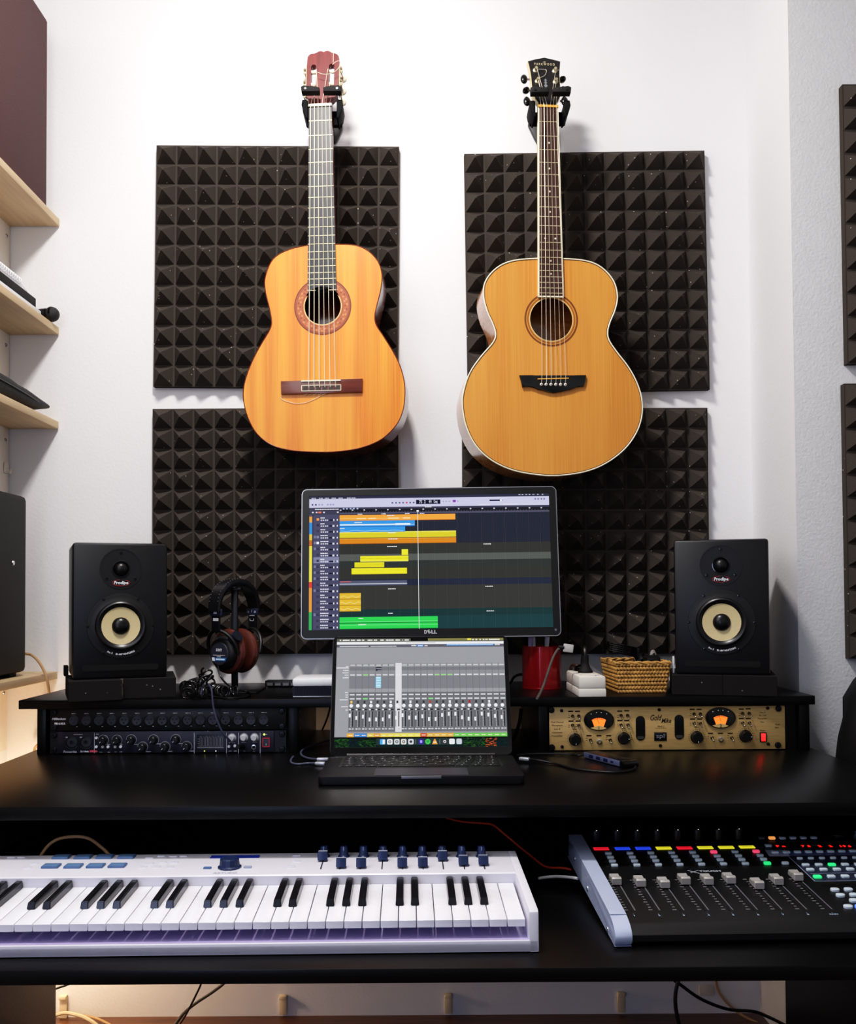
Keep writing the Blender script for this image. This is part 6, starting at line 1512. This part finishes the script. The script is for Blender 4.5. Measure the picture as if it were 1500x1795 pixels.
for i in range(9):
    x = lab8[i].x; yl = lab8[i].y; pr2 = MB()
    # slot and scale
    b = MB(); y0 = yl + .014; y1 = yl + .128
    b.T = onp(Vector((x, y0, zt_(y0)))); L_ = (y1 - y0) / math.cos(math.atan(A1)); b.prism(rrect(.0022, L_, .001, 3, 0, L_ / 2), -.001, .0003, XY); b.build('fader_slot', mat('black slot', (3, 3, 3), .8), t)
    pr2.T = onp(Vector((x, y0, zt_(y0)))); pr2.col((104, 104, 108))
    pr2.rect(.0040, .002, .0060, L_ - .004, .0004, XY)
    for k in range(13):
        pr2.col((128, 128, 132)); yy = .003 + k * (L_ - .010) / 12; wd = .0042 if k % 3 else .0060
        pr2.rect(-.0040 - wd, yy, -.0045, yy + .0022, .0004, XY)
    pr2.T = onp(lab8[i]); pr2.col((150, 170, 190)); pr2.text(str(i + 1) if i < 8 else 'MAIN', .0055 if i < 8 else .0048, (0, 0), .0004, XY, bold=.0003)
    pr2.rect(-.0003, .0045, .0003, .0062, .0004, XY); pr2.build('channel_lettering', PAINT, t, smooth=0); pr2 = MB()
    # cap
    q = capq[i]; q = Vector((x, q.y, zt_(q.y)))
    b = MB(); b.T = onp(q)
    b.prism([(-.0125, .002), (.0125, .002), (.0118, .0075), (.0100, .0100), (.0030, .0082), (-.0015, .0086), (-.0045, .0115), (-.0085, .0120), (-.0120, .0105)], -.0068, .0068, YZ, .0006)
    b.cbox((0, 0, .001), (.0016, .006, .004)); fc = b.build('fader_cap', mat('brushed fader metal', (186, 182, 178), .35, .3), t, smooth=25)
    if i < 8:
        # display
        q = disp8[i]; b = MB(); b.T = onp(q); b.box((-.0120, -.0050, -.0005), (.0120, .0050, .0012), .0003); d_ = b.build('channel_display', mat('display %s' % str(colD[i]), colD[i], .2, emit=colD[i], estr=.85), t)
        b = MB(); b.T = onp(q)
        for yy in (.0018, -.0016):
            xx = -.009
            while xx < .008: ww = random.uniform(.0012, .003); b.rect(xx, yy - .0005, xx + ww, yy + .0005, .00135, XY); xx += ww + .0008
        b.build('display_text', mat('dim display text', (40, 30, 60), .5), d_, smooth=0)
        pr2.T = onp(q); pr2.col((255, 70, 60)); pr2.face(circ(.0008, 8, -.0125, .0075), .0006, XY); pr2.build('signal_light', PAINT, t, smooth=0); pr2 = MB()
        # rotary
        yk = q.y + .040; qk = Vector((q.x - .0005, yk, zt_(yk)))
        b = MB(); b.T = onp(qk); b.lathe([(.0078, 0), (.0074, .0165), (.0068, .0178), (0, .0182)], n=20); kb = b.build('rotary_knob', KB, t)
        b = MB(); b.T = onp(qk); b.ball((0, -.0055, .0178), .0011, 8); b.build('pointer', mat('bright dot', (230, 230, 230), .3, emit=(255, 255, 255), estr=.5), kb)
        # four buttons
        for k in range(4):
            q1 = ch1[k]; dx = disp8[i].x - disp8[0].x; qq = Vector((q1.x + dx, q1.y, zt_(q1.y)))
            m_ = BR if (k == 0 and i in (5, 7)) else BG if (k == 3 and i == 7) else None
            button(qq, m_)
            pr2.T = onp(qq); pr2.col((110, 110, 114)); pr2.rect(-.0125, -.0005, -.0085, .0005, .0004, XY)
    if pr2.f: pr2.build('channel_marking', PAINT, t, smooth=0)
# master section
def mq(x, y): return ml(1300 + x / 7.5, 1430 + y / 7.5)
for x, y, m_ in ((256, 303, mat('grey button', (112, 118, 120), .4)), (394, 303, BO), (532, 302, None), (668, 300, None), (805, 299, None), (942, 297, None), (346, 402, None), (570, 634, None)): button(mq(x, y), m_)
b = MB()
for x0, x1, y0, y1, c in ((300, 575, 455, 540, (168, 172, 196)), (500, 1540, 462, 535, (92, 100, 146))):
    b.col(c); pts = [mq(x0, y0), mq(x1, y0 - (14 if x1 > 1000 else 0)), mq(x1 + 60, y1 - (14 if x1 > 1000 else 0)), mq(x0 + 60, y1)]
    b.add([(q.x, q.y, q.z + .0004 + (.0003 if x0 == 300 else 0)) for q in pts], [(3, 2, 1, 0)])
b.col((40, 44, 62)); pts = [mq(620, 548), mq(1540, 530), mq(1700, 860), mq(960, 870)]; b.add([(q.x, q.y, q.z + .0004) for q in pts], [(3, 2, 1, 0)])
b.col((14, 14, 16)); pts = [mq(1000, 872), mq(1700, 862), mq(1720, 900), mq(1030, 915)]; b.add([(q.x, q.y, q.z + .0005) for q in pts], [(3, 2, 1, 0)])
b.col((150, 160, 190))
for (xa, ya, xb2, yb2) in ((620, 548, 960, 870), (960, 868, 1690, 858), (900, 770, 1600, 752)):
    q0, q1 = mq(xa, ya), mq(xb2, yb2); d = (q1 - q0).normalized(); s_ = Vector((-d.y, d.x, 0)) * .0007
    b.add([q0 + s_ + Vector((0, 0, .0009)), q0 - s_ + Vector((0, 0, .0009)), q1 - s_ + Vector((0, 0, .0009)), q1 + s_ + Vector((0, 0, .0009))], [(0, 1, 2, 3)])
b.build('section_print', PAINT, t, smooth=0)
for k in range(8): button(mq(440 + k * 145 if k else 435, 492 - k * 2.6), None, .0112, .0064)
for k in range(6): button(mq(760 + k * 146, 572 - k * 2), None, .0092, .0048)
for k in range(5): button(mq(838 + k * 172, 658 - k * 2), BG if k == 2 else None, .0112, .0074)
for k in range(5): button(mq(898 + k * 175, 722 - k * 2), None, .0115, .0074)
for k in range(4): button(mq(992 + k * 182, 815 - k * 3), BG if k == 0 else None, .0115, .0082)
for x, y, m_ in ((1222, 988, None), (1398, 985, None), (1574, 982, None), (1294, 1060, None), (1470, 1056, None), (1650, 1052, None), (1470, 1130, None), (1395, 1210, None), (1545, 1210, BB)): button(mq(x, y), m_, .0125, .0095, .0036, .0045)
# jog wheel further right on the surface
q = ml(1560, 1588)
b = MB(); b.T = onp(Vector((CWD - .06, .06, zt_(.06)))); b.lathe([(.030, 0), (.030, .006), (.026, .008), (.024, .007), (0, .007)], n=40); b.build('jog_wheel', BLK, t)
# red segment display
b = MB(); qd = mq(950, 408); b.T = onp(qd); b.box((-.064, -.0062, -.0005), (.07, .0062, .0008), .0003); sd_ = b.build('time_display', BLKG, t)
b = MB()
for s_, x in (('P', 468), ('n', 545), ('7', 800), ('5', 880), ('2', 1022), ('2', 1165), ('1', 1295), ('9', 1345), ('6', 1412)):
    b.T = onp(mq(x, 409)); b.text(s_, .0105, (0, 0), .0012, XY, bold=.00045, shear=.1)
b.build('digits', mat('red digits', (255, 40, 30), .4, emit=(255, 40, 28), estr=1.6), sd_, smooth=0)
pr2 = MB(); pr2.T = onp(cq(762, 310)); pr2.col((176, 182, 192)); pr2.text('TOUCH', .0072, (0, 0), .0005, XY, width=.0330, bold=.0004)
q_ = cq(680, 314); pr2.T = onp(q_)
for (x0, y0, x1, y1, w_) in ((-.008, .006, .007, -.006, .0016), (-.006, -.004, .008, .006, .0010)):
    d = Vector((x1 - x0, y1 - y0)).normalized(); n_ = Vector((-d.y, d.x)) * w_; pr2.face([(x0 + n_.x, y0 + n_.y), (x0 - n_.x * .3, y0 - n_.y * .3), (x1 - n_.x, y1 - n_.y), (x1 + n_.x * .3, y1 + n_.y * .3)], .0005, XY)
pr2.build('lettering', PAINT, t, smooth=0); pr2 = MB(); pr2.T = onp(mq(1310, 332)); pr2.col((110, 112, 118)); pr2.text('behringer', .0075, (0, 0), .0005, XY, width=.036)
pr2.T = onp(mq(1250, 280)); pr2.tube([(.010 * math.cos(R(a)), .006 * math.sin(R(a)), .0006) for a in range(-20, 200, 20)], .0004, 4, smooth=False); pr2.tube([(.004 * math.cos(R(a)), -.001 + .003 * math.sin(R(a)), .0006) for a in range(0, 360, 30)], .0004, 4, smooth=False)
pr2.build('logo', PAINT, t, smooth=0)
# far below: small rubber feet
for x in (.06, CWD - .06):
    for y in (.04, .29): b = MB(); b.cyl((x, y, 0), (x, y, .0035), .009, n=14); b.build('foot', RUB, t)

# ------------------------------------------------------------------ light
def area(name, loc, target, size, energy, col=(1, 1, 1), sy=None):
    l = bpy.data.lights.new(name, 'AREA'); l.size = size; l.energy = energy; l.color = col
    if sy: l.shape = 'RECTANGLE'; l.size_y = sy
    o = bpy.data.objects.new(name, l); COL.objects.link(o); o.location = loc
    o.rotation_euler = (Vector(target) - Vector(loc)).to_track_quat('-Z', 'Y').to_euler()
    return o
area('ceiling_lamp_light', (-.24, 1.25, 2.66), (-.24, 1.75, 1.0), .22, 27, (1, .96, .93))
area('window_light', (-.80, .80, 2.0), (.45, 2.3, 1.5), .9, 9, (.95, .965, 1.0), 1.2)
area('low_window_light', (-.96, -.5, .95), (.2, 1.3, .62), .8, 9, (.52, .62, 1.0), .7)
area('room_fill_light', (.8, -1.3, 2.2), (0.1, 2.2, 1.3), 1.6, 2.5, (1, .98, .97))
def point(name, loc, energy, col, r=.04):
    l = bpy.data.lights.new(name, 'POINT'); l.energy = energy; l.color = col; l.shadow_soft_size = r
    o = bpy.data.objects.new(name, l); COL.objects.link(o); o.location = loc; return o
point('under_desk_lamp_light', (-.885, 2.2, .36), 6, (1.0, .72, .46))
w = bpy.data.worlds.new('room_air'); w.use_nodes = True; sc.world = w
bg = w.node_tree.nodes['Background']; bg.inputs['Color'].default_value = (.9, .93, 1.0, 1); bg.inputs['Strength'].default_value = .25
sc.view_settings.view_transform = 'Standard'; sc.view_settings.look = 'None'; sc.view_settings.exposure = 0.0; sc.view_settings.gamma = 1.0
sc.cycles.max_bounces = 8; sc.cycles.use_denoising = True

vs_ = sc.view_settings; vs_.use_curve_mapping = True
cmap = vs_.curve_mapping; cmap.initialize(); cv = cmap.curves[3]
cv.points[0].location = (0, 0); cv.points[1].location = (1, .93)
for x, y in ((.02, .011), (.10, .086), (.35, .385), (.65, .69)): cv.points.new(x, y)
cmap.update()
